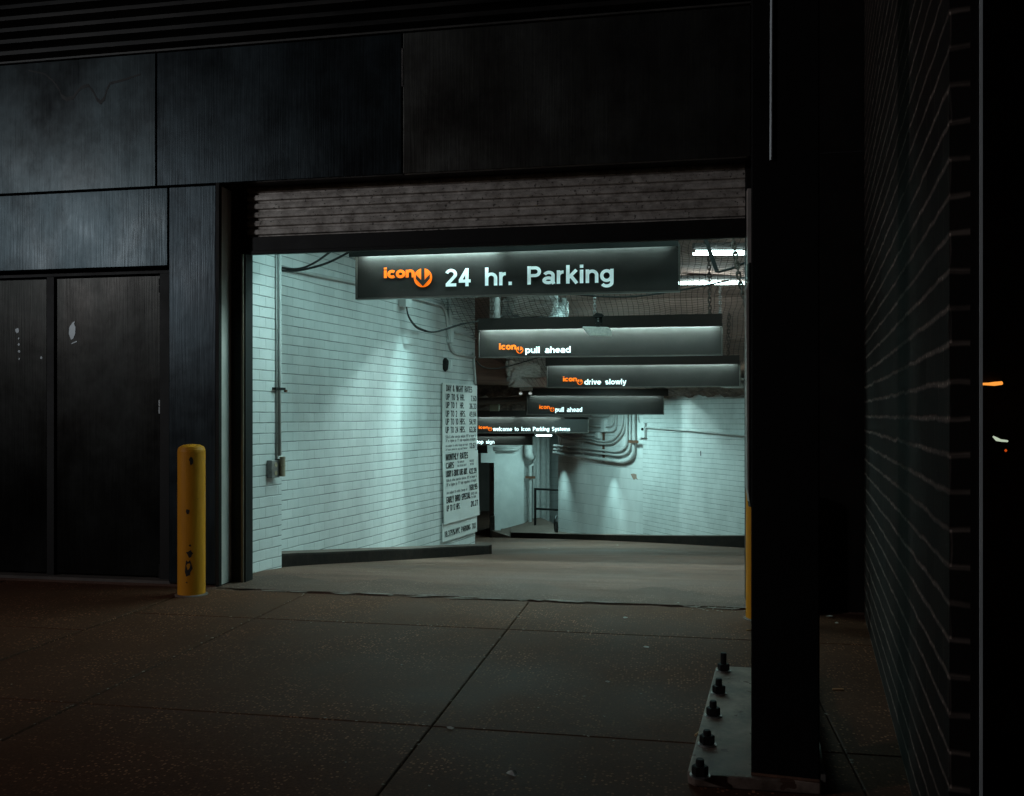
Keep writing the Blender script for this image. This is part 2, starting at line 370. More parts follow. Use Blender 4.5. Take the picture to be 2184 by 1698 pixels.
g('m', 1.0, [(.12, 0), (.12, X)], [(.12, .4)] + A(.305, .43, .185, .205, 175, 0) + [(.49, 0)], [(.49, .4)] + A(.675, .43, .185, .205, 175, 0) + [(.86, 0)])
g('r', .44, [(.12, 0), (.12, X)], [(.12, .36)] + A(.33, .40, .21, .235, 175, 82))
g('u', .68, [(.55, X), (.55, 0)], [(.12, X)] + A(.335, .31, .215, .215, 180, 355))
g('p', .70, [(.12, -.27), (.12, X)], A(.36, .365, .225, .27, 0, 360)); g('b', .70, [(.12, 0), (.12, 1)], A(.36, .365, .225, .27, 0, 360))
g('d', .70, [(.57, 0), (.57, 1)], A(.33, .365, .225, .27, 0, 360)); g('q', .70, [(.57, -.27), (.57, X)], A(.33, .365, .225, .27, 0, 360))
g('g', .70, A(.33, .375, .225, .26, 0, 360), [(.57, X)] + A(.34, 0, .23, .185, 0, -155))
g('a', .66, A(.325, .47, .2, .165, 160, 0) + [(.525, .1), (.56, 0)], A(.305, .205, .205, .13, 0, 360))
g('e', .66, [(.12, .37)] + A(.33, .365, .235, .27, 0, 318)); g('s', .62, A(.31, .51, .185, .125, 25, 270) + A(.31, .235, .195, .14, 90, -155))
g('t', .40, [(.19, .93), (.19, .25)] + A(.30, .205, .11, .11, 180, 280), [(.02, .65), (.37, .65)]); g('f', .38, [(.19, 0), (.19, .74)] + A(.30, .78, .11, .125, 180, 85), [(.02, .65), (.37, .65)])
g('v', .58, [(.08, X), (.29, .02)], [(.50, X), (.29, .02)]); g('w', .86, [(.08, X), (.25, .02)], [(.43, X), (.25, .02)], [(.43, X), (.61, .02)], [(.78, X), (.61, .02)])
g('y', .60, [(.08, X), (.30, .05)], [(.52, X), (.27, -.10), (.19, -.185), (.06, -.185)]); g('k', .63, [(.12, 0), (.12, 1)], [(.52, X), (.16, .32)], [(.26, .42), (.54, 0)])
g('x', .60, [(.07, X), (.53, 0)], [(.53, X), (.07, 0)]); g('z', .58, [(.06, .645), (.50, .645), (.08, .09), (.53, .09)])
g('P', .74, [(.13, 0), (.13, 1)], [(.13, .905), (.42, .905)] + A(.42, .695, .2, .21, 85, -85) + [(.13, .485)]); g('I', .30, [(.14, 0), (.14, 1)])
g('S', .74, A(.36, .70, .23, .205, 25, 270) + A(.36, .29, .24, .2, 90, -155)); g('A', .74, [(.07, 0), (.36, 1)], [(.65, 0), (.36, 1)], [(.18, .29), (.54, .29)])
g('B', .75, [(.13, 0), (.13, 1)], [(.13, .905), (.42, .905)] + A(.42, .715, .18, .19, 85, -85) + [(.13, .525)], [(.42, .525)] + A(.43, .31, .2, .215, 85, -85) + [(.13, .095)])
g('C', .76, A(.39, .5, .28, .405, 45, 315)); g('D', .77, [(.13, 0), (.13, 1)], [(.13, .905), (.32, .905)] + A(.34, .5, .29, .405, 85, -85) + [(.13, .095)])
g('E', .68, [(.13, 0), (.13, 1)], [(.13, .905), (.62, .905)], [(.13, .51), (.58, .51)], [(.13, .095), (.63, .095)]); g('F', .64, [(.13, 0), (.13, 1)], [(.13, .905), (.60, .905)], [(.13, .49), (.54, .49)])
g('G', .80, A(.39, .5, .28, .405, 50, 330) + [(.66, .42), (.40, .42)]); g('H', .76, [(.13, 0), (.13, 1)], [(.62, 0), (.62, 1)], [(.13, .51), (.62, .51)])
g('K', .75, [(.13, 0), (.13, 1)], [(.64, 1), (.17, .42)], [(.30, .55), (.66, 0)]); g('L', .62, [(.13, 1), (.13, .095), (.58, .095)])
g('M', .92, [(.13, 0), (.13, 1)], [(.78, 0), (.78, 1)], [(.15, 1), (.455, .08)], [(.76, 1), (.455, .08)]); g('N', .76, [(.13, 0), (.13, 1)], [(.62, 0), (.62, 1)], [(.13, 1), (.62, 0)])
g('O', .80, A(.40, .5, .28, .405, 0, 360)); g('R', .76, [(.13, 0), (.13, 1)], [(.13, .905), (.42, .905)] + A(.42, .695, .2, .21, 85, -85) + [(.13, .485)], [(.40, .48), (.61, 0)])
g('T', .66, [(.33, 0), (.33, 1)], [(.03, .905), (.63, .905)]); g('U', .76, [(.13, 1)] + A(.375, .34, .245, .25, 180, 360) + [(.62, 1)])
g('V', .68, [(.07, 1), (.34, .02)], [(.61, 1), (.34, .02)]); g('X', .70, [(.07, 1), (.62, 0)], [(.62, 1), (.07, 0)]); g('Y', .70, [(.06, 1), (.34, .42)], [(.62, 1), (.34, .42)], [(.34, .46), (.34, 0)])
g('W', .98, [(.06, 1), (.27, .02)], [(.48, 1), (.27, .02)], [(.48, 1), (.70, .02)], [(.90, 1), (.70, .02)]); g('J', .60, [(.45, 1), (.45, .3)] + A(.27, .3, .18, .21, 0, -180)); g('Z', .66, [(.06, .905), (.56, .905), (.08, .095), (.6, .095)])
g('Q', .80, A(.40, .5, .28, .405, 0, 360), [(.45, .25), (.68, .02)])
g('0', .67, A(.33, .5, .225, .405, 0, 360)); g('1', .52, [(.30, 0), (.30, 1)], [(.07, .78), (.30, .88)]); g('2', .67, A(.32, .69, .215, .215, 165, -30) + [(.12, .11)], [(.06, .095), (.58, .095)])
g('3', .67, A(.32, .71, .2, .195, 160, -90), A(.32, .30, .22, .205, 90, -160)); g('4', .67, [(.43, 0), (.43, 1)], [(.43, .95), (.09, .31)], [(.03, .29), (.61, .29)])
g('5', .67, [(.57, .905), (.17, .905), (.13, .52)] + A(.33, .33, .22, .235, 130, -155)); g('6', .67, A(.34, .31, .21, .22, 0, 360), A(.36, .5, .24, .41, 50, 200))
g('7', .62, [(.05, .905), (.53, .905), (.22, 0)]); g('8', .67, A(.33, .72, .185, .19, 0, 360), A(.33, .30, .215, .21, 0, 360)); g('9', .67, A(.33, .69, .21, .22, 0, 360), A(.31, .5, .24, .41, 20, -130))
g('.', .30, [(.13, 0), (.13, .19)]); g(' ', .60); g("'", .24, [(.11, .7), (.11, 1)]); g('"', .40, [(.1, .7), (.1, 1)], [(.28, .7), (.28, 1)])
g('(', .34, A(.46, .4, .33, .7, 120, 240)); g(')', .34, A(-.12, .4, .33, .7, 60, -60)); g('/', .42, [(.05, 0), (.36, 1)])
g('&', .80, A(.32, .76, .14, .15, 0, 360), [(.2, .66), (.70, .03)], [(.24, .6)] + A(.33, .28, .2, .19, 140, 330) + [(.66, .45)])
g('%', 1.0, A(.22, .74, .13, .17, 0, 360), A(.76, .26, .13, .17, 0, 360), [(.32, 0), (.66, 1)]); g('½', .78, [(.12, .5), (.12, 1)], [(.20, 0), (.50, 1)], A(.58, .34, .1, .1, 165, -30) + [(.48, .06), (.72, .06)])
def text_width(s, sp): return sum(G[c][0] + sp for c in s)
def letters(mb, s, x0, z0, cap, width, wt=0.19, y=0.0, sp=0.0, frame=None, vs=None):
    """strokes laid in the x-z plane of a face (or mapped by frame(x, z, y)), fitted to width"""
    k = width / (text_width(s, sp) * cap); cx = 0.0; hw = wt * cap / 2
    for ch in s:
        adv, strokes = G[ch]
        for q, st in enumerate(strokes):
            pts = [((cx + px) * cap * k, pz * cap) for px, pz in st]
            closed = len(pts) > 3 and (Vector(pts[0]) - Vector(pts[-1])).length < 1e-6
            if closed: pts = pts[:-1]
            n = len(pts); L = []; Rr = []
            for i in range(n):
                a = Vector(pts[i - 1]) if (i > 0 or closed) else Vector(pts[i]); b = Vector(pts[(i + 1) % n]) if (i < n - 1 or closed) else Vector(pts[i]); p = Vector(pts[i])
                d1 = (p - a); d2 = (b - p)
                if d1.length < 1e-9: d1 = d2
                if d2.length < 1e-9: d2 = d1
                d1.normalize(); d2.normalize(); t = d1 + d2
                if t.length < 1e-6: t = d1
                t.normalize(); nn = Vector((-t.y, t.x)); m = min(1.6, 1 / max(0.3, nn.dot(Vector((-d1.y, d1.x)))))
                # condensed letters keep thinner bars than stems
                wx = hw * (min(1.0, max(0.62, k)) if k < 1 else 1.0); wz = hw * (0.9 if vs is None else vs)
                off = Vector((nn.x * wx, nn.y * wz)) * m
                L.append(p + off); Rr.append(p - off)
            yy = y - 0.00035 * q
            P = [(l.x + x0, yy, l.y + z0) for l in L] + [(r.x + x0, yy, r.y + z0) for r in Rr]
            if frame: P = [frame(a_, c_, b_) for a_, b_, c_ in P]
            rng = range(n) if closed else range(n - 1)
            mb.add(P, [(n + i, n + (i + 1) % n, (i + 1) % n, i) for i in rng])
        cx += adv + sp
    return mb

# ================================================================ GROUND, RAMP, KERBS, CEILING
YF = 7.17                                   # face of the building
def slab(mb, x0, x1, y0, y1):
    c = 0.005; e = 0.0035; gap = lambda x: 0.010 if abs(x + 4.06) < .01 else 0.006 if abs(x + 3.05) < .01 else e
    x0 += gap(x0) - e; x1 -= gap(x1) - e
    a = [(x0 + e, y0 + e, -c), (x1 - e, y0 + e, -c), (x1 - e, y1 - e, -c), (x0 + e, y1 - e, -c)]
    t = [(x0 + e + c, y0 + e + c, 0), (x1 - e - c, y0 + e + c, 0), (x1 - e - c, y1 - e - c, 0), (x0 + e + c, y1 - e - c, 0)]
    b = [(p[0], p[1], -0.06) for p in a]
    mb.add(b + a + t, [(8, 9, 10, 11)] + [(i, (i + 1) % 4, 4 + (i + 1) % 4, 4 + i) for i in range(4)] + [(4 + i, 4 + (i + 1) % 4, 8 + (i + 1) % 4, 8 + i) for i in range(4)])
mb = MB()
xs = [-1.157 + 1.9 * k for k in range(-1, 3)]
ys = [-1.7, 0.25, 2.2, 4.15, 6.12, 7.06]
xs[0] = -3.05
for i in range(len(xs) - 1):
    for j in range(len(ys) - 1): slab(mb, xs[i], xs[i + 1], ys[j], ys[j + 1])
for j in range(len(ys) - 1): slab(mb, -4.06, -3.05, ys[j], ys[j + 1])
for k in range(3):
    for y0, y1 in ((-1.7, 0.25), (0.25, 1.8), (1.8, 3.7), (3.7, 5.57), (5.57, 7.25)): slab(mb, -4.06 - 1.9 * (k + 1), -4.06 - 1.9 * k, y0, y1)
struct(mb.obj('sidewalk', M_walk))
mb = MB(); mb.quad((-60, -60, -0.05), (60, -60, -0.05), (60, 7.4, -0.05), (-60, 7.4, -0.05)); struct(mb.obj('ground', M_street))
# ramp: broken front edge, then sloping down and turning left
mb = MB(); nx = 60; rowsY = [7.075, 7.13, 7.3, 7.6, 7.9] + [8.0 + 0.35 * k for k in range(84)]
random.seed(3); edge = [random.uniform(-0.02, 0.025) + 0.02 * math.sin(k * 0.9) for k in range(nx + 1)]
vs = []
for j, y in enumerate(rowsY):
    for i in range(nx + 1):
        x = -9.5 + 13.5 * i / nx
        yy = y + (edge[i] if j == 0 else 0); vs.append((x, yy, floor_z(x, yy) + (-0.012 if j == 0 else 0.004)))
mb.add(vs, [(j * (nx + 1) + i, j * (nx + 1) + i + 1, (j + 1) * (nx + 1) + i + 1, (j + 1) * (nx + 1) + i) for j in range(len(rowsY) - 1) for i in range(nx)])
struct(mb.obj('ramp_floor', M_ramp, smooth=True))

# darker patched strip right behind the broken edge
mb = MB(); random.seed(12); vs = []; nq = 50
for i in range(nq + 1):
    x = -3.9 + 4.6 * i / nq
    for k, y in enumerate((7.10 + random.uniform(0, .02), 7.35, 7.66 + .12 * math.sin(i * .5) + random.uniform(-.05, .05))): vs.append((x, y, .0085))
mb.add(vs, [(3 * i + k, 3 * i + 3 + k, 3 * i + 4 + k, 3 * i + 1 + k) for i in range(nq) for k in range(2)])
struct(mb.obj('ramp_threshold', ground_mat('patched threshold concrete', (0.185, 0.108, 0.083), 0.5, (0.4, 2.0, 1), 0.8)))

# wall planes of the ramp
LW = Plane((-4.018, 8.647), R(80)); PIL = Plane((-3.945, 7.725), R(80))
RW = Plane((-0.737, 20.69), math.atan2(-2.96, 2.051)); BW = Plane((-3.083, 23.51), math.atan2(-2.82, 2.346))
aP = PIL.loc(600.5, 900)[0]; aL = LW.loc(1013, 900)[0]
LEN_BW = math.hypot(2.346, 2.82); LEN_RW = 5.2

ceil_prof = [(7.56, 3.72), (13.2, 3.58), (14.0, 3.3), (14.7, 2.75), (17.0, 2.25), (19.4, 2.14), (21.2, 1.95), (22.3, 1.62), (24.2, 1.16), (27, 1.02), (36, 0.95)]
mb = MB(); n = 22
def cz(y):
    for (a, za), (b, zb) in zip(ceil_prof, ceil_prof[1:]):
        if y <= b: return za + (zb - za) * (y - a) / (b - a)
    return ceil_prof[-1][1]
vs = [(-9.5 + 13.5 * i / n, y, z) for y, z in ceil_prof for i in range(n + 1)]
mb.add(vs, [(j * (n + 1) + i, j * (n + 1) + i + 1, (j + 1) * (n + 1) + i + 1, (j + 1) * (n + 1) + i) for j in range(len(ceil_prof) - 1) for i in range(n)])
struct(mb.obj('ceiling', M_ceil))

# left kerb: follows the wall, wraps its end
mb = MB(); pts = []
a0 = LW.loc(601, 900)[0] - 0.5
for k in range(13):
    f = k / 12; a = a0 + (aL + 0.05 - a0) * f
    ztop = 0.150 + (-0.545 - 0.150) * f
    pts.append((LW.pt(a, ztop, -0.02), LW.pt(a, ztop - 0.012 + random.uniform(-.004, .004), 0.205 + random.uniform(-.006, .006)), f))
for ang in (15, 35, 55, 75, 90, 90):
    q = LW.pt(aL + 0.05, 0, 0); r = 0.25
    d = LW.n * math.cos(R(ang)) * r + LW.u * math.sin(R(ang)) * r
    inn = LW.pt(aL + 0.05, -0.55, 0)
    if pts[-1][2] == 2.0: d = LW.u * 0.25 - LW.n * 1.2; inn = LW.pt(aL + 0.05, -0.55, -1.2)
    o = Vector((q.x + d.x, q.y + d.y, -0.555)); pts.append((inn, o, 2.0 if ang == 90 else 1.5))
vs = []
for i_, o_, f in pts:
    fz = floor_z(o_.x, o_.y) - 0.05
    vs += [i_, o_, Vector((o_.x, o_.y, o_.z - 0.02)) + (LW.n if f < 1.2 else Vector((0, 0, 0))) * 0.01, Vector((o_.x, o_.y, fz)) + LW.n * (0.012 if f < 1.2 else 0)]
top = []; face = []
for k in range(len(pts) - 1):
    b = 4 * k; top.append((b, b + 1, b + 5, b + 4)); face += [(b + 1, b + 2, b + 6, b + 5), (b + 2, b + 3, b + 7, b + 6)]
face.append((0, 1, 2, 3))
mt = MB(); mt.add(vs, top); mf = MB(); mf.add(vs, face)
k1 = struct(mf.obj('kerb', M_kerbblack)); mt.obj('kerb_top', M_kerbtop, k1)
# right kerb and the raised platform under pillar and pipes
fr = [(RW, 1720, 1178, 1147), (RW, 1587, 1166, 1143), (RW, 1452, 1160.5, 1143), (RW, 1375, 1158.5, 1142.5), (BW, 1247, 1152.5, 1140), (BW, 1195, 1150, 1138.5), (None, 1145, 1149, 1137), (None, 1090, 1147.5, 1135.8)]
mf = MB(); mt = MB(); F0 = []; T0 = []; back = []
for pl, px, py, ty in fr:
    if pl: b = pl.hit(px, py, .26); t_ = pl.hit(px, ty, .26); k = t_ - pl.n * .45
    else: b = onfloor(px, py); t_ = at(px, ty, b.dot(FW)); k = t_ + FW * 4.5
    F0.append(Vector((b.x, b.y, b.z - 0.12))); T0.append(t_); back.append(Vector((k.x, k.y, t_.z + .004)))
for k in range(len(F0) - 1): mf.quad(F0[k], F0[k + 1], T0[k + 1], T0[k])
for k in range(len(F0) - 1): mt.quad(T0[k], T0[k + 1], back[k + 1], back[k])
k2 = struct(mf.obj('kerb', M_kerbblack)); mt.obj('kerb_top', M_kerbtop, k2)
# worn concrete wedge and black stub wall at the kerb's left end
pA, pB = onfloor(1091, 1147.5), onfloor(1046, 1146.5); d = pB.dot(FW)
zA = T0[-1].z; zB = CAMH + (HY - 1131) / F * d
mb = MB(); dp = FW * 1.3
e1, e2, e3, e4 = Vector((pA.x, pA.y, pA.z - .05)), Vector((pB.x, pB.y, pB.z - .05)), Vector((pB.x, pB.y, zB)), Vector((pA.x, pA.y, pA.z + 0.03))
mid = (Vector((pA.x, pA.y, 0)) + Vector((pB.x, pB.y, 0))) / 2; e5 = Vector((mid.x, mid.y, pA.z + 0.06))
mb.prism([e1, e2, e3, e5, e4], dp); mb.quad(e4 + dp * 0, e5 + dp * 0, Vector((mid.x, mid.y, zA)) + dp, Vector((pA.x, pA.y, zA)) + dp)
struct(mb.obj('kerb_ramp', M_kerbtop))

# ================================================================ WALLS OF THE RAMP
t = thing('brick_wall', 'long white painted brick wall down the left side of the ramp with the rate board on it', 'wall', LW.pt(0, 0))
mb = MB(); wallquad(mb, LW, -1.4, aL, -0.4, -1.6, 3.9, 3.9)
q = LW.pt(aL, 0); e = Plane((q.x, q.y), R(80 + 62)); wallquad(mb, e, 0, 0.12, -1.6, -1.6, 3.9, 3.9); q2 = e.pt(0.12, 0); e = Plane((q2.x, q2.y), R(80 + 100)); wallquad(mb, e, 0, 3.2, -2, -2.2, 3.9, 3.9)
mb.obj('wall_face', white_brick, t)
t = thing('brick_pier', 'white painted brick pier just inside the garage opening, carrying the thin vertical conduits', 'pier', PIL.pt(0, 0))
mb = MB(); wallquad(mb, PIL, -0.32, aP, -0.2, -0.25, 3.9, 3.9)
q = PIL.pt(aP, 0); e = Plane((q.x, q.y), R(170)); wallquad(mb, e, 0, 0.3, -0.3, -0.3, 3.9, 3.9)
mb.obj('pier_face', white_brick, t)
t = thing('brick_wall', 'white painted brick wall facing the camera on the far right of the ramp, lit by a tall scallop', 'wall', RW.pt(0, -1.2))
mb = MB(); wallquad(mb, RW, 0, LEN_RW, -2.1, -1.6, 2.6, 3.2); mb.obj('wall_face', white_brick, t)
t = thing('block_wall', 'white painted wall of large blocks behind the bundle of bent conduits', 'wall', BW.pt(0, -1.8))
mb = MB(); wallquad(mb, BW, 0.03, LEN_BW, -2.3, -2.0, 2.6, 2.6)
q = BW.pt(0.03, 0); e = Plane((q.x, q.y), R(98)); e.u = -e.u
q0 = Vector((q.x, q.y, -2.3)); dd = Vector((-0.10, 0.99, 0)).normalized() * 4
mb.quad(q0, q0 + dd, q0 + dd + Vector((0, 0, 4.6)), q0 + Vector((0, 0, 4.6)), [(0, -2.3), (4, -2.3), (4, 2.3), (0, 2.3)])
mb.obj('wall_face', white_block, t)
# pillar and recess at the bottom of the ramp
def frontal(px0, px1, d0, d1):
    p, q_ = at(px0, HY, d0), at(px1, HY, d1); return Plane((p.x, p.y), math.atan2(q_.y - p.y, q_.x - p.x)), (q_ - p).length
PL, lPL = frontal(1054, 1117, 26.2, 26.6); PS, lPS = frontal(1117, 1137, 26.6, 27.6); RC, lRC = frontal(1137, 1215, 28.2, 28.6)
t = thing('concrete_pillar', 'broad white painted concrete pillar at the bottom of the ramp beside the grey pipes', 'pillar', PL.pt(0, -2.1))
mb = MB(); wallquad(mb, PL, 0, lPL, -2.4, -2.4, 1.6, 1.6)
q0 = PL.pt(0, -2.4); dd = FW * 2.2 - RT * 0.2; mb.quad(q0, q0 + dd, q0 + dd + Vector((0, 0, 4)), q0 + Vector((0, 0, 4)), [(0, 0), (2.2, 0), (2.2, 4), (0, 4)])
mb.obj('pillar_face', mat('rough white paint', (0.68, 0.67, 0.66), 0.6, var=0.12, vscale=2.5, bump=0.35, bscale=9, bdist=0.01), t)
mb = MB(); wallquad(mb, PS, 0, lPS, -2.4, -2.4, 1.6, 1.6); mb.obj('pillar_side', white_block, t)
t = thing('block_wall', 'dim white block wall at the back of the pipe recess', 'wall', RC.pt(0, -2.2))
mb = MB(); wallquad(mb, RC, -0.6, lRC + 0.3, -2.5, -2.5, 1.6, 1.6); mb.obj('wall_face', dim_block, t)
BR, lBR = frontal(960, 1075, 34, 34)
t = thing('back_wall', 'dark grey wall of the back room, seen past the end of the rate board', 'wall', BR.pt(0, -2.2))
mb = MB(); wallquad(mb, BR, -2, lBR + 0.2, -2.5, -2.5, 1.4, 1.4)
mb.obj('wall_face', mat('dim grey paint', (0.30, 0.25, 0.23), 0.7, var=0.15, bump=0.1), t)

# ================================================================ STREET FRONT OF THE BUILDING
def fx(px, Y=YF): return atY(px, HY, Y).x
ZB, ZT = 3.52, 4.70
bld = thing('parking_garage', 'dark panelled street front of the parking garage around the lit opening', 'building', (-1.6, YF, 0))
seams = [-9.0, fx(333), fx(858), fx(1603)]
for k in range(3):
    mb = MB(); mb.box((seams[k] + 0.006, YF, ZB), (seams[k + 1] - 0.006, YF + 0.05, ZT))
    mb.obj('fascia_panel', [M_panel2, M_panel, M_panel3][k], bld, bevel=0.006)
mb = MB(); mb.box((seams[2] - 0.004, YF - 0.006, 3.95 + 0.30), (seams[2] + 0.004, YF + 0.0, 3.95 + 0.62)); mb.obj('seam_strip', M_galv, bld)
mb = MB(); mb.box((-9, YF + 0.02, ZB + 0.01), (fx(1603), 7.62, ZT)); mb.obj('fascia_backing', M_black, bld)
mb = MB(); mb.box((-9, YF - 0.02, ZT + 0.004), (1.5, YF + 0.3, ZT + 0.02)); mb.obj('fascia_cap', mat('dull cap steel', (.05, .045, .04), .5, var=.5), bld)
for k in range(7):
    mb = MB(); z = ZT + 0.05 + 0.105 * k
    mb.prism([(-9, YF + 0.05, z), (-9, YF - 0.05, z + 0.015), (-9, YF - 0.05, z + 0.05), (-9, YF + 0.05, z + 0.085)], (10.5, 0, 0))
    mb.obj('louvre', mat('old dark louvre', (0.014, 0.0115, 0.010), 0.45, metal=0.3, var=0.9, vscale=2.2, stretch=(0.6, 4, 4)), bld)
mb = MB(); mb.box((-9, YF + 0.06, ZT + 0.02), (1.5, YF + 0.3, 6.5)); mb.obj('upper_wall', M_black, bld)
xp0, xp1 = fx(360), -3.907
mb = MB(); mb.box((-9, YF, 2.815), (xp0 - 0.012, YF + 0.06, ZB - 0.015)); mb.obj('transom_panel', M_panel4, bld, bevel=0.006)
mb = MB(); mb.box((xp0, YF, 0.02), (xp1 - 0.035, YF + 0.06, ZB - 0.015)); mb.obj('pilaster_panel', M_panel, bld, bevel=0.006)
mb = MB(); mb.box((xp0 - 0.004, YF + 0.04, 0), (xp1 - 0.012, YF + 0.5, ZB)); mb.obj('pilaster_core', M_black, bld)
mb = MB(); mb.box((xp1 - 0.011, YF + 0.035, 0.015), (xp1, 7.38, ZB - 0.02)); mb.obj('pilaster_return', mat('scuffed steel return', (0.72, 0.64, 0.60), 0.42, metal=0.2, var=0.35, vscale=3, stretch=(1, 1, 0.4), spots=0.2), bld)
mb = MB(); mb.box((xp1 - 0.03, YF - 0.012, 0), (xp1 + 0.002, YF + 0.034, ZB)); mb.obj('corner_trim', M_black, bld)
# door recess with two steel doors
mb = MB(); mb.box((-9, 7.27, 2.768), (xp0 - 0.01, 7.5, 2.83)); mb.box((fx(345, 7.3), 7.27, 0), (xp0 - 0.004, 7.5, 2.766)); mb.box((fx(103, 7.3), 7.28, 0), (fx(118, 7.3), 7.5, 2.766)); mb.box((-9, YF + 0.06, 2.832), (xp0, 7.5, ZB))
mb.box((-9, 7.42, 0), (xp0, 7.5, 2.8))
mb.obj('door_frame', M_blackmetal, bld)
mb = MB(); mb.box((-9, 7.2, -0.01), (xp0 - 0.004, 7.45, 0.03)); mb.obj('door_sill', mat('worn sill', (0.09, 0.07, 0.06), 0.7, var=0.4), bld)
M_scratch = mat('bare scuff', (0.20, 0.22, 0.23), 0.4, metal=0.4)
for x0, x1, nm in ((fx(118, 7.3) + 0.012, fx(345, 7.3) - 0.012, 0), (fx(-140, 7.3), fx(103, 7.3) - 0.012, 1)):
    mb = MB(); mb.box((x0, 7.30, 0.045), (x1, 7.36, 2.757)); d = mb.obj('door', M_door, bld, bevel=0.008)
    mb = MB()
    if nm == 0:
        for zc in (0.10, 1.575, 2.66):
            mb = MB(); hx = x1 + 0.004
            for s_ in (-1, 1): mb.lathe((hx, 7.288, zc + 0.032 * s_ - 0.03), [(0.013, 0), (0.013, 0.058)], 12)
            mb.obj('hinge', mat('bright hinge', (.7, .72, .72), .4, metal=.2) if zc > 1 and zc < 2 else M_blackmetal, d)
        c = atY(154, 705, 7.297); mb = MB()
        o = [(-.012, -.085), (.01, -.075), (.03, -.03), (.034, .03), (.018, .06), (.028, .085), (.004, .075), (-.01, .055), (-.03, .03), (-.034, -.03)]
        mb.add([(c.x + a, 7.2965, c.z + b) for a, b in o], [tuple(range(len(o)))]); o2 = [(-.01, -.125), (.05, -.105), (.045, -.095), (-.0, -.112)]
        mb.add([(c.x + a, 7.2965, c.z + b) for a, b in o2], [(0, 1, 2, 3)]); mb.obj('paint_scuff', M_scratch, d)
    else:
        for dx, dy, r in ((37, 705, .02), (40, 722, .008), (40, 735, .012), (41, 750, .014), (41, 765, .01), (88, 763, .012)):
            c = atY(dx, dy, 7.297); k = 7; mb = MB(); mb.add([(c.x + r * random.uniform(.6, 1.3) * math.cos(6.28 * i / k), 7.2965, c.z + r * random.uniform(.6, 1.4) * math.sin(6.28 * i / k)) for i in range(k)], [tuple(range(k))]); mb.obj('paint_scuff', M_scratch, d)
M_stain = mat('dried drip stain', (0.004, 0.004, 0.004), .6, metal=.2, var=.4, vscale=12)
P_ = [(60, 150, 3), (95, 158, 4), (112, 172, 6), (125, 190, 8), (131, 205, 10), (142, 212, 9), (156, 208, 8), (164, 196, 6), (174, 186, 6), (188, 182, 7), (198, 195, 8), (206, 212, 9), (214, 219, 9), (222, 210, 8), (228, 190, 6), (234, 178, 5), (262, 171, 5), (300, 158, 3)]
mb = MB(); vs = []
for px, py, w_ in P_: vs += [atY(px, py - w_ * .5, YF - .0015), atY(px + 1, py + w_ * .5, YF - .0015)]
mb.add(vs, [(2 * i, 2 * i + 1, 2 * i + 3, 2 * i + 2) for i in range(len(P_) - 1)]); mb.obj('drip_stain', M_stain, bld)
# jambs of the opening
XO0, XO1 = -3.77, 0.557
mb = MB(); mb.box((xp1 - 0.01, 7.38, 0), (XO0, 7.52, 3.7)); mb.obj('jamb', M_blackmetal, bld, bevel=0.004)
mb = MB(); mb.box((XO0 - 0.03, 7.352, 0.01), (XO0 - 0.012, 7.385, 2.93)); mb.obj('jamb_bead', mat('brassy bead', (0.20, 0.15, 0.11), 0.35, metal=0.6, var=0.3), bld)
mb = MB(); mb.box((XO1, 7.40, 0), (XO1 + 0.13, 7.52, 3.7)); mb.obj('jamb', M_blackmetal, bld, bevel=0.004)
mb = MB(); mb.box((XO1 + 0.005, 7.30, 0.5), (XO1 + 0.045, 7.40, 3.3)); mb.obj('jamb_channel', mat('dull channel steel', (0.42, 0.37, 0.34), 0.45, metal=0.2, var=0.3), bld, bevel=0.003)
mb = MB(); mb.box((XO1 + 0.05, 7.12, 0), (2.6, 7.49, 3.55)); mb.box((fx(1604), YF + 0.02, 3.55), (2.6, 7.49, 6.5)); mb.obj('side_panel', M_black, bld)
z5 = atY(1790, 325, 7.12).z
mb = MB(); mb.box((0.98, 7.112, z5 - 0.006), (1.44, 7.121, z5 + 0.002)); mb.obj('panel_seam', mat('seam edge', (0.05, 0.05, 0.05), 0.4, metal=0.5), bld)
mb = MB(); mb.box((XO0 - 0.14, 7.45, 2.98), (XO1 + 0.2, 7.6, 4.0)); mb.obj('lintel', M_blackmetal, bld)
mb = MB(); mb.box((1.9, 7.5, -2), (2.0, 17.4, 4)); mb.box((XO1 + 0.13, 7.5, -0.1), (2.0, 7.6, 4)); mb.obj('inner_side_wall', M_white, bld)

# roller shutter, mostly rolled up
sh = thing('roller_shutter', 'grimy ribbed steel roller shutter pulled up over the garage opening', 'shutter', (-1.6, 7.42, 2.92))
mb = MB(); z = 2.93; 
mb.box((XO0 + 0.004, 7.385, z), (XO1 - 0.004, 7.435, z + 0.155)); mb.box((XO0 + 0.004, 7.375, z), (XO1 - 0.004, 7.385, z + 0.03)); mb.obj('bottom_bar', M_blackmetal, sh, bevel=0.006)
mb = MB(); z0 = z + 0.16
prof = []
for k in range(10):
    b = z0 + k * 0.0765
    prof += [(7.43, b), (7.428, b + 0.012), (7.404, b + 0.020), (7.400, b + 0.040), (7.404, b + 0.062), (7.428, b + 0.070)]
vs = [(XO0 + 0.004, y, zz) for y, zz in prof] + [(XO1 - 0.004, y, zz) for y, zz in prof]; n = len(prof)
mb.add(vs, [(i, n + i, n + i + 1, i + 1) for i in range(n - 1)]); mb.obj('curtain', M_shutter, sh)
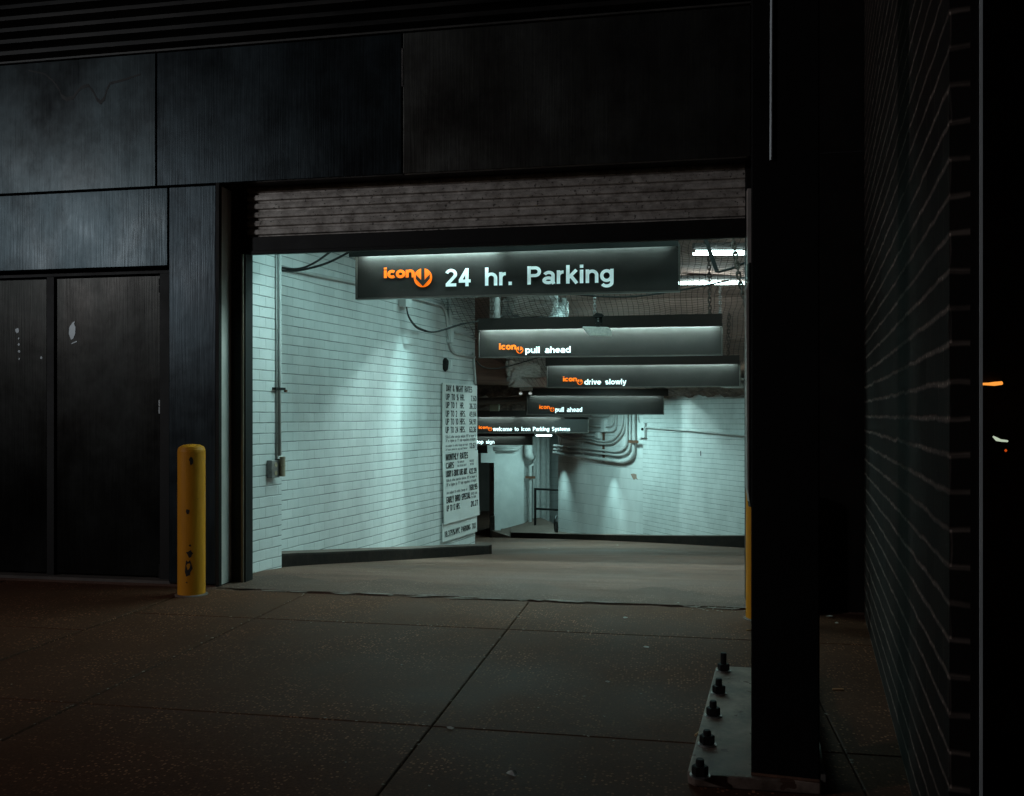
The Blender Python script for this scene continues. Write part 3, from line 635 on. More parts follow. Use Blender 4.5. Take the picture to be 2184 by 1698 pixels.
# broken sidewalk joint in front of the ramp
mb = MB(); random.seed(11)
for k in range(26):
    x = random.uniform(-3.5, 0.5); l = random.uniform(.03, .16); y = 7.075 + random.uniform(-.03, .05); m = 7
    mb.add([(x + l * math.cos(6.283 * i / m) * random.uniform(.6, 1.2), y + .022 * math.sin(6.283 * i / m) * random.uniform(.5, 1.3), 0.0075 + random.uniform(0, .004)) for i in range(m)], [tuple(range(m))])
o = mb.obj('rubble', mat('broken concrete edge', (0.20, 0.14, 0.115), 0.9, var=0.5, vscale=20, bump=0.6)); o['kind'] = 'stuff'

# ================================================================ ILLUMINATED SIGNS
def emblem(pl, c, r, parent, off):
    """orange disc with a dark downward arrow, as pieces of orange between the arrow's edges"""
    cs, cz_ = c
    def P(x, z, o=off): return pl.pt(cs + x * r, cz_ + z * r, o)
    mb = MB(); n = 40; mb.add([P(math.cos(6.28319 * i / n), math.sin(6.28319 * i / n)) for i in range(n)], [tuple(range(n))])
    e = mb.obj('emblem', M_orange, parent)
    mb = MB(); ar = [(-.19, 1.02), (.19, 1.02), (.19, -.22), (.78, .38), (.78, -.10), (0, -.92), (-.78, -.10), (-.78, .38), (-.19, -.22)]
    v = [P(x, z, off + .0025) for x, z in ar]
    mb.add(v, [(0, 8, 2, 1), (2, 4, 3), (2, 5, 4), (8, 5, 2), (8, 6, 5), (8, 7, 6)]); mb.obj('arrow', M_signface, e)
    return e
def sign(label, px, d, yaw, panel, hood, text=None, icon=None, disc=None, tubes=(), tm=None, roll=0.0, prot=0.15, hood_l=None, tube_e=1.0):
    """panel = (x0, x1, ytop, ybot) and hood = (x0, x1, ytop, ybot) read on the sign's own plane; text = (string, x0, x1, baseline, captop)"""
    p = at(px, HY, d); pl = Plane((p.x, p.y), yaw)
    a0, zb = pl.loc(panel[0], panel[3]); a1, _ = pl.loc(panel[1], panel[3])
    am = (panel[0] + panel[1]) / 2
    zt = pl.loc(am, panel[2])[1]; zb = pl.loc(am, panel[3])[1]
    h0 = pl.loc(hood[0], hood[3], prot)[0]; h1 = pl.loc(hood[1], hood[3], prot)[0]; hz0 = pl.loc(am, hood[3], prot)[1]; hz1 = pl.loc(am, hood[2], prot)[1]
    zt = max(zt, hz0 + 0.05)
    root = thing('parking_sign', label, 'sign', pl.pt((a0 + a1) / 2, zb), group='hanging signs down the ramp')
    mb = MB(); mb.obox(pl.pt(a0, zb, 0), pl.u * (a1 - a0), -pl.n * 0.05, (0, 0, hz1 - zb)); mb.obj('panel', M_signface, root, bevel=0.004)
    mb = MB(); t = 0.016
    mb.obox(pl.pt(a0 - t, zb - t, 0.012), pl.u * (a1 - a0 + 2 * t), -pl.n * 0.07, (0, 0, t - 0.001)); mb.obox(pl.pt(a0 - t, zb, 0.012), pl.u * (t - 0.001), -pl.n * 0.07, (0, 0, zt - zb)); mb.obox(pl.pt(a1 + 0.001, zb, 0.012), pl.u * (t - 0.001), -pl.n * 0.07, (0, 0, zt - zb))
    mb.obj('frame', mat('sign frame', (0.10, 0.085, 0.075), 0.35, metal=0.5, var=0.3, vscale=14), root)
    mb = MB(); mb.obox(pl.pt(h0, hz0, prot), pl.u * (h1 - h0), -pl.n * 0.012, (0, 0, hz1 - hz0)); mb.obox(pl.pt(h0, hz1 - 0.012, prot - 0.0125), pl.u * (h1 - h0), -pl.n * (prot - 0.014), (0, 0, 0.0115))
    for a in (h0, h1 - 0.012): mb.obox(pl.pt(a, hz0, prot - 0.0125), pl.u * 0.012, -pl.n * (prot - 0.014), (0, 0, hz1 - hz0 - 0.0125))
    mb.obj('hood', M_black if prot > .149 and yaw == 0 and d < 9 else M_hood, root)
    for f0, f1, e in tubes:
        mb = MB(); L = a1 - a0
        mb.tube([pl.pt(a0 + L * f0, hz0 + 0.062, 0.042), pl.pt(a0 + L * f1, hz0 + 0.062, 0.042)], 0.013, 8)
        m = M_signtube
        if e != 1.0:
            key = 'sign tube %.2f' % e
            m = mat(key, (0.9, 0.9, 0.9), 0.4, emit=(0.62, 1.0, 0.98), estr=330 * e)
        mb.obj('tube', m, root)
    off = 0.0045
    def lay(spec, name, m, wt):
        s_, x0, x1, yb, yt = spec
        xm = (x0 + x1) / 2; s0, _ = pl.loc(x0, yb, off); s1, _ = pl.loc(x1, yb, off); zb_ = pl.loc(xm, yb, off)[1]; cap = pl.loc(xm, yt, off)[1] - zb_
        mb = MB(); letters(mb, s_, s0, zb_, cap, s1 - s0, wt, frame=lambda x, z, y: pl.pt(x, z, off - y)); mb.obj(name, m, root)
    if text: lay(text, 'lettering', tm or M_texthi, 0.19 if tm else 0.21)
    if icon: lay(icon, 'logo_lettering', M_orange, 0.29)
    if disc:
        c = pl.loc(disc[0], disc[1], off); r = disc[2] * (at(px, HY, d) - Vector((0, 0, CAMH))).dot(FW) / F
        emblem(pl, c, r, root, off)
    return pl, (h0, h1, hz0, hz1), root
S1 = sign('wide 24 hr. parking sign hanging just under the shutter', 1104, 8.5, 0.0, (762, 1447, 539, 627), (744, 1447, 500, 536), ('24 hr. Parking', 948, 1311, 607, 568), ('icon', 818, 885, 592.5, 570), (902, 592.5, 20.5), ((.02, .45, 0.6), (.49, .97, 0.17)), tm=M_text)
S2 = sign('pull ahead sign with a pale sensor in front of it, nearest of the inner signs', 1280, 11.2, 0.0, (1023, 1538.5, 700, 758), (1018.5, 1540, 674, 700), ('pull ahead', 1120, 1217.8, 752.8, 739), ('icon', 1064, 1101.5, 745.5, 732.5), (1108.5, 746.6, 7.9), ((.02, .98, 1.0),))
S3 = sign('drive slowly sign, third from the street', 1372, 13.9, 0.0, (1168, 1577, 779, 824), (1163.4, 1577, 760, 778.5), ('drive slowly', 1246, 1336, 820.2, 808.4), ('icon', 1200.5, 1231, 813.5, 803), (1236.8, 814.8, 6.3), ((.02, .48, .55), (.5, .97, .6)))
S4 = sign('smaller pull ahead sign turned slightly away, in front of the far brick wall', 1270, 18.8, R(18), (1125.3, 1414.5, 846, 883), (1133, 1425.7, 829, 844.5), ('pull ahead', 1184, 1242, 878.6, 868.4), ('icon', 1150, 1173, 872.2, 863.8), (1177.8, 873.2, 4.9), ((.03, .48, .4), (.5, .97, .4)))
S5 = sign('sign welcoming drivers, half hidden by the rate board', 1130, 21.0, R(15), (940, 1254, 892, 922.5), (935, 1262, 875.5, 890), ('welcome to Icon Parking Systems', 1051.3, 1216.3, 919.4, 910.6), ('icon', 1021, 1041.8, 914.8, 908), (1045.2, 915.2, 4.3), ((.25, .5, .7), (.55, .8, .7)))
S6 = sign('low stop sign board behind the welcome sign', 1060, 22.6, R(15), (920, 1134.7, 932, 948.5), (915, 1140.6, 924.8, 931.3), ('stop sign', 1011.5, 1054.8, 946.6, 938.2), None, None, ((.3, .9, .3),), prot=0.12)
p = at(1010, HY, 25.0); pl = Plane((p.x, p.y), R(12)); a0, zb = pl.loc(960, 965); a1, zt = pl.loc(1039.4, 949)
t = thing('blank_sign', 'small blank dark board lowest of the hanging signs', 'sign', pl.pt(a0, zb))
mb = MB(); mb.obox(pl.pt(a0, zb), pl.u * (a1 - a0), -pl.n * .05, (0, 0, zt - zb + 0.1)); mb.obj('panel', M_signface, t, bevel=.004)
mb = MB(); mb.obox(pl.pt(a0 - .01, zb - 0.021, .012), pl.u * (a1 - a0 + .02), -pl.n * .07, (0, 0, 0.02)); mb.obj('frame', M_hood, t)

# ================================================================ RATE BOARD
t = thing('rate_board', 'tall white board of black parking rates at the end of the left brick wall', 'notice board', LW.pt(4.6, -0.35))
bA0 = LW.loc(945, 885, .04)[0]; bA1 = LW.loc(1018.5, 885, .04)[0]; WB = bA1 - bA0
def board(z0, z1, a0, a1, tilt):
    mb = MB(); mb.obox(LW.pt(a0, z0, .02 + tilt), LW.u * (a1 - a0), LW.n * .014, Vector((0, 0, z1 - z0)) - LW.n * tilt); return mb.obj('board', M_board, t, bevel=.002)
b1 = board(.952, 1.965, bA0, bA1, 0); b2 = board(-.085, .946, bA0 + .002, bA1 + .03, .03); b3 = board(-.345, -.075, bA0 - .005, bA1 - .004, 0)
def row(parent, s_, x0, x1, top, bot, wt=.22, off=.0365, right=False):
    z = lambda cy: 1.965 - (cy - 80) * .001606
    a0 = bA0 + (x0 - 162) / 316 * WB; a1 = bA0 + (x1 - 162) / 316 * WB
    wt = wt if bot - top > 40 else .15
    mb = MB(); letters(mb, s_, a0, z(bot), z(top) - z(bot), a1 - a0, wt, frame=lambda x, zz, y: LW.pt(x, zz, off - y), vs=.8); mb.obj('lettering', M_ink, parent)
for s_, x0, x1, a, b in (('DAY & NIGHT RATES', 190, 428, 95, 155), ('UP TO ½ HR.', 187, 355, 176, 234), ('7.60', 413, 470, 182, 238), ('UP TO 1  HR.', 187, 350, 251, 309), ('36.33', 400, 468, 257, 313), ('UP TO 2  HRS.', 186, 365, 329, 389), ('49.84', 399, 468, 335, 391),
                         ('UP TO 10 HRS.', 185, 363, 402, 462), ('54.91', 399, 466, 407, 465), ('UP TO 24 HRS.', 184, 362, 477, 537), ('63.36', 399, 466, 482, 540), ('SUVs & other oversize vehicles 181" or longer &', 184, 462, 556, 585), ('70" or higher (or 75" high regardless of length)', 184, 458, 592, 618), ('are subject to extra charge per each', 184, 386, 640, 663), ('12.67', 400, 460, 640, 694), ('24 hours period or any part thereof', 184, 380, 674, 697)):
    row(b1, s_, x0, x1, a, b)
for s_, x0, x1, a, b in (('MONTHLY RATES', 184, 385, 724, 786), ('CARS', 184, 254, 802, 860), ('"SEE MANAGER', 284, 346, 800, 820), ('FOR SPECIAL RATES"', 283, 369, 836, 856), ('INQUIRE', 397, 441, 802, 824), ('WITHIN', 401, 438, 834, 856), ("LUXURY & EXOTIC CARS ADD'L", 182, 374, 876, 936), ('422.39', 390, 462, 884, 940), ('SUVs & other oversize vehicles 181" or longer &', 183, 462, 953, 980), ('70" or higher (or 75" high regardless of length)', 183, 458, 992, 1020), ('168.95', 388, 467, 1040, 1098), ('are subject to extra charge of', 183, 368, 1064, 1090), ('EARLY BIRD SPECIAL', 180, 397, 1112, 1172), ('ENTER 4AM', 404, 463, 1118, 1142), ('TO 10AM', 405, 450, 1152, 1176), ('UP TO 12 HRS.', 180, 299, 1190, 1246), ('20.27', 397, 468, 1200, 1256)):
    f = (1.965 - (b - 80) * .001606 + .085) / 1.031
    row(b2, s_, x0, x1, a, b, off=.0385 + .03 * (1 - f) * 1.0)
row(b3, '18.375%', 176, 268, 1424, 1480); row(b3, 'NYC PARKING TAX', 272, 462, 1424, 1478)

# ================================================================ CEILING LAMPS AND LIGHTS
def batten(label, c, ang, L, n=2, drop=.05, group=None, watts=0):
    t = thing('fluorescent_lamp', label, 'ceiling lamp', c, group=group)
    c = Vector(c); u = Vector((math.cos(ang), math.sin(ang), 0)); v = Vector((-u.y, u.x, 0))
    mb = MB(); mb.obox(c - u * L / 2 - v * .03, u * L, v * .06, (0, 0, .06)); mb.obj('housing', mat('lamp housing', (0.05, 0.045, 0.043), .6, var=.2), t, bevel=.008)
    for k in range(n):
        o = c + v * (.10 * (k - (n - 1) / 2) * 1.6) - Vector((0, 0, drop)); mb = MB(); mb.tube([o - u * (L / 2 - .02), o + u * (L / 2 - .02)], .013, 8); mb.obj('tube', M_tube, t)
    if watts: lamp('ceiling_fill_light', 'AREA', c - Vector((0, 0, .1)), watts, TEAL, aim=c - Vector((0, 0, 3)), shape='RECTANGLE', size=L, size_y=.2)
    return t
p1 = at(1475, 539, 10.1); batten('twin fluorescent lamp nearest the shutter, seen under its right end', (p1.x + .72, p1.y + .13, p1.z + .05), YAW, 1.44)
p2 = at(1450, 604, 13.0); batten('twin fluorescent lamp right of the 24 hr. sign, its left half cut off by it', (p2.x + .1, p2.y, p2.z + .05), YAW, 1.3)
p3 = at(1596, 603, 13.0); batten('twin fluorescent lamp beside the chain, end to end with the next lamp', (p3.x - .28, p3.y - .04, p3.z + .05), YAW, 1.22)
p4 = at(1160, 929, 24.0); batten('short single fluorescent lamp glowing beneath the welcome sign', (p4.x, p4.y, p4.z + .05), YAW, .46, 1)
E0 = 1.12
# lamps behind the shutter and between the signs (unseen; fill added for the foil duct and back room)
for (x, y, z, e, L) in ((-2.9, 8.45, 3.66, 4, 1.2), (-1.5, 8.45, 3.66, 6, 1.2), (0.1, 8.45, 3.66, 7, 1.2), (-2.8, 7.93, 3.67, 9, 1.2), (-1.5, 7.93, 3.67, 14, 1.2), (0.1, 7.93, 3.67, 17, 1.2), (-0.9, 13.2, 3.47, 16, 1.2), (-0.8, 11.7, 3.5, 9, 1.2), (-1.75, 9.9, 3.48, 23, 1.2), (-1.5, 11.9, 3.5, 13, 1.2), (-2.6, 11.2, 3.45, 5, 1.2), (-1.6, 17.0, 2.12, 12, 1.0), (0.9, 16.4, 2.25, 12, 1.0), (-0.9, 18.2, 2.07, 15, 1.0), (-1.9, 19.6, 1.86, 75, .8), (-5.2, 29.5, .85, 14, .8), (-3.6, 24.6, 1.06, 24, .8), (-3.7, 25.0, .98, 14, .6)):
    lamp('ceiling_fill_light', 'AREA', (x, y, z), e * E0, TEAL, aim=(x, y, z - 3), shape='RECTANGLE', size=L, size_y=.25)
# downlights that scallop the walls
def scallop(pl, px, py, off, e, cone, blend, tilt=.10):
    q = pl.hit(px, py, 0); p = q + pl.n * off
    lamp('wall_washer_light', 'SPOT', p, e * E0, TEAL, aim=p - Vector((0, 0, 1)) - pl.n * tilt, spot_size=R(cone), spot_blend=blend, shadow_soft_size=.012)
scallop(LW, 862, 588, .52, 105, 31, .9, .17); scallop(LW, 862, 588, .52, 150, 52, .9, .17)
scallop(RW, 1474, 812, .24, 200, 23, .5, .11); scallop(RW, 1474, 812, .36, 190, 38, .6, .14)
scallop(BW, 1310, 966, .30, 55, 30, .8, .11); scallop(BW, 1310, 966, .34, 60, 46, .8, .13)
scallop(BW, 1203, 956, .30, 55, 30, .8, .11); scallop(BW, 1203, 956, .34, 60, 48, .8, .13)

# ================================================================ NET, DUCT, BEAMS UNDER THE CEILING
netp = [(8.2, 3.40), (10.5, 3.30), (12.2, 3.16), (13.2, 2.92), (14.4, 2.42), (15.6, 2.16), (16.6, 2.04)]
def nz(y):
    for (a, za), (b, zb_) in zip(netp, netp[1:]):
        if y <= b: return za + (zb_ - za) * (y - a) / (b - a)
    return netp[-1][1]
def netpt(x, y): return Vector((x, y, nz(y) + .05 * math.sin(x * 2.1 + y * 1.3) + .025 * math.sin(x * 5.3 - y * 3.1)))
mb = MB(); x0, x1, y0, y1, st = -3.3, 1.7, 8.3, 16.5, .075
def strand(pts):
    for a, b in zip(pts, pts[1:]):
        r = .0032; o1 = Vector((r, 0, 0)); o2 = Vector((0, r * .8, r * .8))
        d = b - a
        if abs(d.x) < abs(d.y): mb.add([a - o1, a + o1, b + o1, b - o1], [(0, 1, 2, 3)]); 
        else: mb.add([a - o2, a + o2, b + o2, b - o2], [(0, 1, 2, 3)])
def lwx(y): return LW.p.x + (y - LW.p.y) * math.tan(R(10)) + .02
k = 0
x = x0
while x < x1:
    strand([netpt(x + .012 * math.sin(y * 6 + x), y) for y in [y0 + j * .25 for j in range(int((y1 - y0) / .25) + 1)] if x > lwx(y)] or [netpt(x, y1), netpt(x, y1)]); x += st
y = y0
while y < y1:
    strand([netpt(xx, y + .012 * math.sin(xx * 7)) for xx in [max(x0, lwx(y)) + j * .25 for j in range(int((x1 - max(x0, lwx(y))) / .25) + 1)]]); y += st
tag(mb.obj('safety_net', M_net), 'fine dark safety net stretched under the ceiling above the signs', 'net')

# foil-wrapped duct
t = thing('foil_duct', 'silver foil wrapped duct sagging behind the nearer pull ahead sign', 'duct', (-2.2, 12.6, 3.0))
def duct(path, wx, hz, name, seed, seg=64, e=.45):
    rnd = random.Random(seed); pts = smooth_path(path, 10); mb = MB(); n = seg; vs = []
    for i, p in enumerate(pts):
        tt = (pts[min(i + 1, len(pts) - 1)] - pts[max(i - 1, 0)]).normalized(); a = Vector((tt.y, -tt.x, 0)).normalized(); b = a.cross(tt).normalized()
        for k in range(n):
            q = 2 * math.pi * k / n; c_, s_ = math.cos(q), math.sin(q)
            cx_, sy_ = math.copysign(abs(c_) ** e, c_), math.copysign(abs(s_) ** e, s_)
            wr = 1 + .045 * math.sin(k * 1.1 + i * .7) + .06 * abs(math.sin(i * 1.05 + k * .25)) - .03 + rnd.uniform(-.012, .012)
            vs.append(p + a * cx_ * wx / 2 * wr + b * sy_ * hz / 2 * wr)
    m = len(pts)
    mb.add(vs, [(i * n + k, i * n + (k + 1) % n, (i + 1) * n + (k + 1) % n, (i + 1) * n + k) for i in range(m - 1) for k in range(n)] + [tuple(range(n))])
    return mb.obj(name, M_foil, t, smooth=True)
duct([(-2.02, 12.2, 3.62), (-2.05, 12.75, 3.40), (-2.12, 13.3, 3.22)], .72, .5, 'foil_wrap', 1)
duct([(-2.1, 13.3, 3.12), (-2.22, 14.2, 2.74), (-2.40, 15.3, 2.42), (-2.62, 16.6, 2.26), (-2.8, 17.6, 2.22)], .98, .34, 'foil_wrap', 2, e=.22)
for f in ((-2.06, 12.72, 3.41),):
    mb = MB(); c = Vector(f); mb.tube([c + Vector((-.385, 0, -.27)), c + Vector((.385, .0, -.25))], .011, 6); mb.obj('strap', M_galv, t)
mb = MB(); mb.tube([at(1056, 600, 12.4), at(1056, 690, 12.4)], .075, 14); tag(mb.obj('duct_stub', M_galv), 'pale vertical pipe beside the foil duct, half hidden by the net', 'pipe')
# brown pipe, rough beam, hanging light stub
yb = 18.2
t = thing('ceiling_beam', 'rough dark brown beam low over the ramp, between the rate board and the signs', 'beam', (-3.4, 18.6, 1.9))
mb = MB(); rnd = random.Random(4)
A_, B_ = at(985, 850, 19.4), at(1215, 850, 20.0); u = (B_ - A_); u.z = 0
n = 26; vs = []
for i in range(n + 1):
    p = A_ + u * (i / n)
    for z_, dy in ((2.6, 0), (2.08, -.05), (1.98, -.16), (1.90, -.2), (1.86, .1), (1.9, .6)):
        vs.append((p.x, p.y + dy + rnd.uniform(-.03, .03), z_ + rnd.uniform(-.03, .03)))
mb.add(vs, [(6 * i + k, 6 * (i + 1) + k, 6 * (i + 1) + k + 1, 6 * i + k + 1) for i in range(n) for k in range(5)]); mb.obj('beam_wrap', M_insul, t)
mb = MB(); p = at(985, 867, 21.6); q = at(1215, 867, 22.3); vs = []
for i in range(n + 1):
    c = p + (q - p) * (i / n)
    for k in range(7): vs.append((c.x, c.y + rnd.uniform(-.07, .07), 1.46 + .1 * k + rnd.uniform(-.02, .02)))
mb.add(vs, [(7 * i + k, 7 * (i + 1) + k, 7 * (i + 1) + k + 1, 7 * i + k + 1) for i in range(n) for k in range(6)]); tag(mb.obj('insulated_beam', M_insul), 'rough sprayed beam above the welcome sign', 'beam')
mb = MB(); mb.tube([at(985, 857, 18.9), at(1127, 853, 19.3)], .078, 14); tag(mb.obj('ceiling_pipe', M_brownpipe), 'thick brown pipe running level under the rough beam', 'pipe')
mb = MB(); q = at(1054.5, 864, 19.2); mb.box((q.x - .1, q.y - .02, q.z - .13), (q.x + .1, q.y + .05, q.z + .14)); tag(mb.obj('hanging_bracket', mat('pale yellowed plate', (.36, .33, .24), .6, var=.2), bevel=.004), 'pale yellowed plate hanging under the brown pipe', 'bracket')
t = thing('emergency_light', 'small twin-headed emergency light at the corner of the farther pull ahead sign', 'light', at(1122, 838, 18.4))
mb = MB(); c = at(1122, 830, 18.4); mb.box((c.x - .13, c.y - .04, c.z - .03), (c.x + .13, c.y + .04, c.z + .03)); mb.obj('body', M_plastic, t, bevel=.005)
for sx in (-1, 1):
    mb = MB(); o = c + Vector((sx * .1, -.03, -.07)); mb.tube([o, o + Vector((0, -.05, -.02))], [.03, .045], 10); mb.obj('lamp_head', M_plastic, t)
    mb = MB(); mb.tube([o + Vector((0, -.051, -.025)), o + Vector((0, -.055, -.03))], .03, 10); mb.obj('lens', mat('lit lens', (.9, .9, .9), .3, emit=(.9, 1, 1), estr=.5), t)
# ragged insulation edge along the top of the far brick wall
mb = MB(); rnd = random.Random(8); vs = []; n = 60
for i in range(n + 1):
    a = .9 + 4.2 * i / n; zz = 1.92 - .035 * max(0, a - 2.2) + .02 * math.sin(a * 9) + rnd.uniform(-.018, .012)
    for o, z_ in ((.02, zz), (.12, zz - .02), (.3, zz + .07), (.6, zz + .2), (.9, zz + .34)):
        q = RW.pt(a, z_ + rnd.uniform(-.015, .015), o); vs.append(q)
mb.add(vs, [(5 * i + k, 5 * i + k + 1, 5 * i + k + 6, 5 * i + k + 5) for i in range(n) for k in range(4)])
tag(mb.obj('wall_insulation', M_insul), 'ragged sprayed insulation along the top of the far right brick wall', 'insulation')

# ================================================================ CHAINS AND CABLES
def chain(label, pts, link=.05, r=.0042, m=None, group=None):
    pts = [Vector(p) for p in pts]; mb = MB(); L = [0]
    for a, b in zip(pts, pts[1:]): L.append(L[-1] + (b - a).length)
    def on(s_):
        for i in range(len(pts) - 1):
            if s_ <= L[i + 1]: return pts[i] + (pts[i + 1] - pts[i]) * ((s_ - L[i]) / max(1e-6, L[i + 1] - L[i]))
        return pts[-1]
    k = 0; s_ = 0
    while s_ < L[-1]:
        a, b = on(s_), on(min(s_ + link, L[-1])); t = (b - a)
        if t.length < 1e-4: break
        t.normalize(); side = t.cross(Vector((0, 1, 0) if k % 2 else (1, 0, 0)));
        if side.length < .1: side = t.cross(Vector((1, 1, 0)))
        side.normalize(); c = (a + b) / 2; h = link * .62; w_ = link * .3
        ring = [c + t * (h * math.cos(q)) + side * (w_ * math.copysign(min(1, abs(math.sin(q)) * 1.3), math.sin(q))) for q in [6.2832 * j / 10 for j in range(10)]]
        mb.tube(ring + [ring[0]], r, 4, cap=False); s_ += link * .86; k += 1
    o = mb.obj('hanging_chain', m or M_chain); return tag(o, label, 'chain', group)
Y2 = at(1280, HY, 11.2).y
c1 = at(1512, 690, 11.25); chain('straight chain holding the right end of the nearer pull ahead sign', [Vector((c1.x, c1.y, 3.55)), atY(1514, 672, c1.y)], .06, .007)
c1 = at(1557, 757, 13.9); chain('chain holding the right end of the drive slowly sign', [Vector((c1.x, c1.y, 3.45)), Vector((c1.x - .03, c1.y, c1.z + .01))], .065, .0075)
q0, q1 = at(1563, 506, 8.3), at(1592, 655, 8.3); chain('heavy slanting pull chain of the shutter at the right jamb', smooth_path([q0, at(1568, 540, 8.3), at(1578, 600, 8.3), q1], 6), .055, .0095, M_galv if False else M_chain)
c1 = at(1268, 612, 11.6); chain('thin bright chain above the sensor', [Vector((c1.x, c1.y, 3.5)), at(1268.5, 670, 11.6)], .05, .006, M_galv)
c1 = at(1536, 600, 13.3); chain('short pale chain hanging below the far twin lamp', [c1, at(1536, 668, 13.3)], .05, .006, M_galv)
for px, lb in ((1064, 'left one of two close chains above the nearer pull ahead sign'), (1068.5, 'right one of two close chains above the nearer pull ahead sign')):
    px -= 110 * 0
    px2 = px - 107
    c1 = at(px2 + 90, 672, 11.25); chain(lb, [Vector((c1.x, c1.y, 3.55)), atY(px2 + 90, 675, c1.y)], .06, .004)
def cable(name, label, cat, pts, r, m=None, k=8, n=8): 
    mb = MB(); mb.tube(smooth_path(pts, k), r, n); return tag(mb.obj(name, m or M_cable, smooth=True), label, cat)
cable('flexible_cable', 'upper one of two ribbed cables crossing in front of the left wall top', 'cable', [LW.hit(601, 571, .06), at(625, 574, 9.0), at(650, 570, 8.9), at(678, 556, 8.8), at(706, 536, 8.6), at(730, 520, 8.5)], .011)
cable('flexible_cable', 'lower one of two ribbed cables crossing in front of the left wall top', 'cable', [LW.hit(601, 577, .05), at(630, 577.5, 9.0), at(665, 571, 8.9), at(700, 560, 8.8), at(740, 540, 8.6), at(770, 520, 8.5)], .012)
for dy, lb in ((0, 'upper'), (3, 'lower')):
    cable('looping_cable', lb + ' one of two black cables looping down from the high wall box', 'cable', [LW.hit(866, 645, .08), LW.hit(871, 672 + dy, .1), LW.hit(886, 694 + dy, .15), at(905, 704 + dy * .8, 12.2), at(925, 708 + dy * .3, 12.0), at(950, 701 + dy * .6, 11.7), at(985, 691 + dy * .3, 11.5), at(1020, 685.5, 11.25)], .009)
cable('sagging_cable', 'long black cable sagging below the 24 hr. sign', 'cable', [at(1140, 612, 9.2), at(1180, 620, 9.2), at(1250, 630, 9.25), at(1330, 633.5, 9.3), at(1400, 627, 9.3), at(1480, 614, 9.3), at(1555, 598, 9.3)], .0095)
cable('sagging_cable', 'thin dark cable drooping in front of the lower foil duct', 'cable', [at(1016, 770, 13.6), at(1030, 783, 13.8), at(1060, 786, 14.0), at(1100, 777, 14.1), at(1140, 765, 14.2), at(1170, 757, 14.3)], .011)
t = thing('door_bracket', 'bent black bracket of the shutter gear at the top right of the opening', 'bracket', at(1530, 578, 8.6))
mb = MB(); mb.obox(at(1497, 500, 8.6), at(1506, 500, 8.6) - at(1497, 500, 8.6), (0, .03, 0), at(1525, 580, 8.6) - at(1497, 500, 8.6)); mb.obj('arm', M_blackmetal, t)
mb = MB(); mb.tube([at(1526, 579, 8.6), at(1534, 580, 8.6), at(1560, 573, 8.6), at(1600, 556, 8.6)], .012, 8); mb.obj('rod', M_blackmetal, t)
# sensor in front of the second sign
t = thing('sensor_box', 'pale flat sensor box on a black bracket in front of the nearer pull ahead sign', 'sensor', at(1275, 705, 10.75))
mb = MB(); o = at(1275, 704, 10.75)
P = lambda x, y, dd=0: at(x, y, 10.75 + dd)
lo = [P(1250, 714), P(1298, 717.5), P(1306, 716, .16), P(1260, 713, .16)]
up = [P(1245, 698), P(1300, 699.5), P(1306, 704, .16), P(1250, 701, .16)]
v = [P(1245, 697), P(1298, 698), P(1305, 706, .0), P(1305, 717, .0), P(1258, 716, .0), P(1245, 700, .0)]
mb.prism(v, FW * .17 + Vector((0, 0, .02))); mb.obj('casing', M_plastic, t, bevel=.007)
mb = MB(); mb.box((P(1271, 690).x, P(1271, 690).y + .03, P(0, 698, 0).z - .0), (P(1279, 690).x, P(1271, 690).y + .06, P(0, 672).z)); mb.box((P(1268, 690).x, P(1271, 690).y + .061, P(0, 688).z), (P(1284, 690).x, P(1271, 690).y + .10, P(0, 674).z)); mb.obj('bracket', M_blackmetal, t)
mb = MB(); mb.prism([P(1264, 674), P(1272, 667), P(1284, 669), P(1289, 674), P(1276, 677)], FW * .1); mb.obj('clamp', M_blackmetal, t)
for yy in (679, 684):
    mb = MB(); c = P(1275.5, yy); mb.tube([c + Vector((0, .055, 0)), c + Vector((0, .02, 0))], .011, 8); mb.obj('bolt', M_galv, t)

# ================================================================ CONDUITS, BOXES AND FITTINGS ON THE WALLS
def conduit(label, pl, pts, r, off=None, m=None, name='conduit', rad=.14, group=None, cat='conduit', strap=None):
    off = r + .004 if off is None else off
    mb = MB(); mb.tube(bend_path([pl.hit(p[0], p[1], p[2] if len(p) > 2 else off) for p in pts], rad), r, 10)
    return tag(mb.obj(name, m or M_conduit, smooth=True), label, cat, group)
def wbox(name, label, cat, pl, px, py, w_, h_, dp, m=None, bev=.004):
    a, z_ = pl.loc(px, py, dp); mb = MB(); mb.obox(pl.pt(a - w_ / 2, z_ - h_ / 2, 0.001), pl.u * w_, pl.n * dp, (0, 0, h_)); return tag(mb.obj(name, m or M_white, bevel=bev), label, cat)
conduit('thinner left one of the two vertical conduits on the brick pier', PIL, [(589.5, 520), (589.5, 986)], .008)
conduit('thicker right one of the two vertical conduits on the brick pier', PIL, [(596, 520), (596, 972)], .017)
t = thing('conduit_clamp', 'dark clamp across the two conduits on the brick pier', 'clamp', PIL.hit(595, 829, .05))
mb = MB(); a, z_ = PIL.loc(594, 829, .04); mb.obox(PIL.pt(a - .05, z_ - .012, .002), PIL.u * .16, PIL.n * .045, (0, 0, .024)); mb.obj('bar', M_blackmetal, t)
mb = MB(); mb.tube([PIL.pt(a + .09, z_ - .02, .047), PIL.pt(a + .09, z_ - .02, .075)], .012, 8); mb.obj('bolt', M_rusty, t)
t = thing('outlet_box', 'grey twin outlet box at the foot of the pier conduits', 'outlet', PIL.hit(590, 1002, .03))
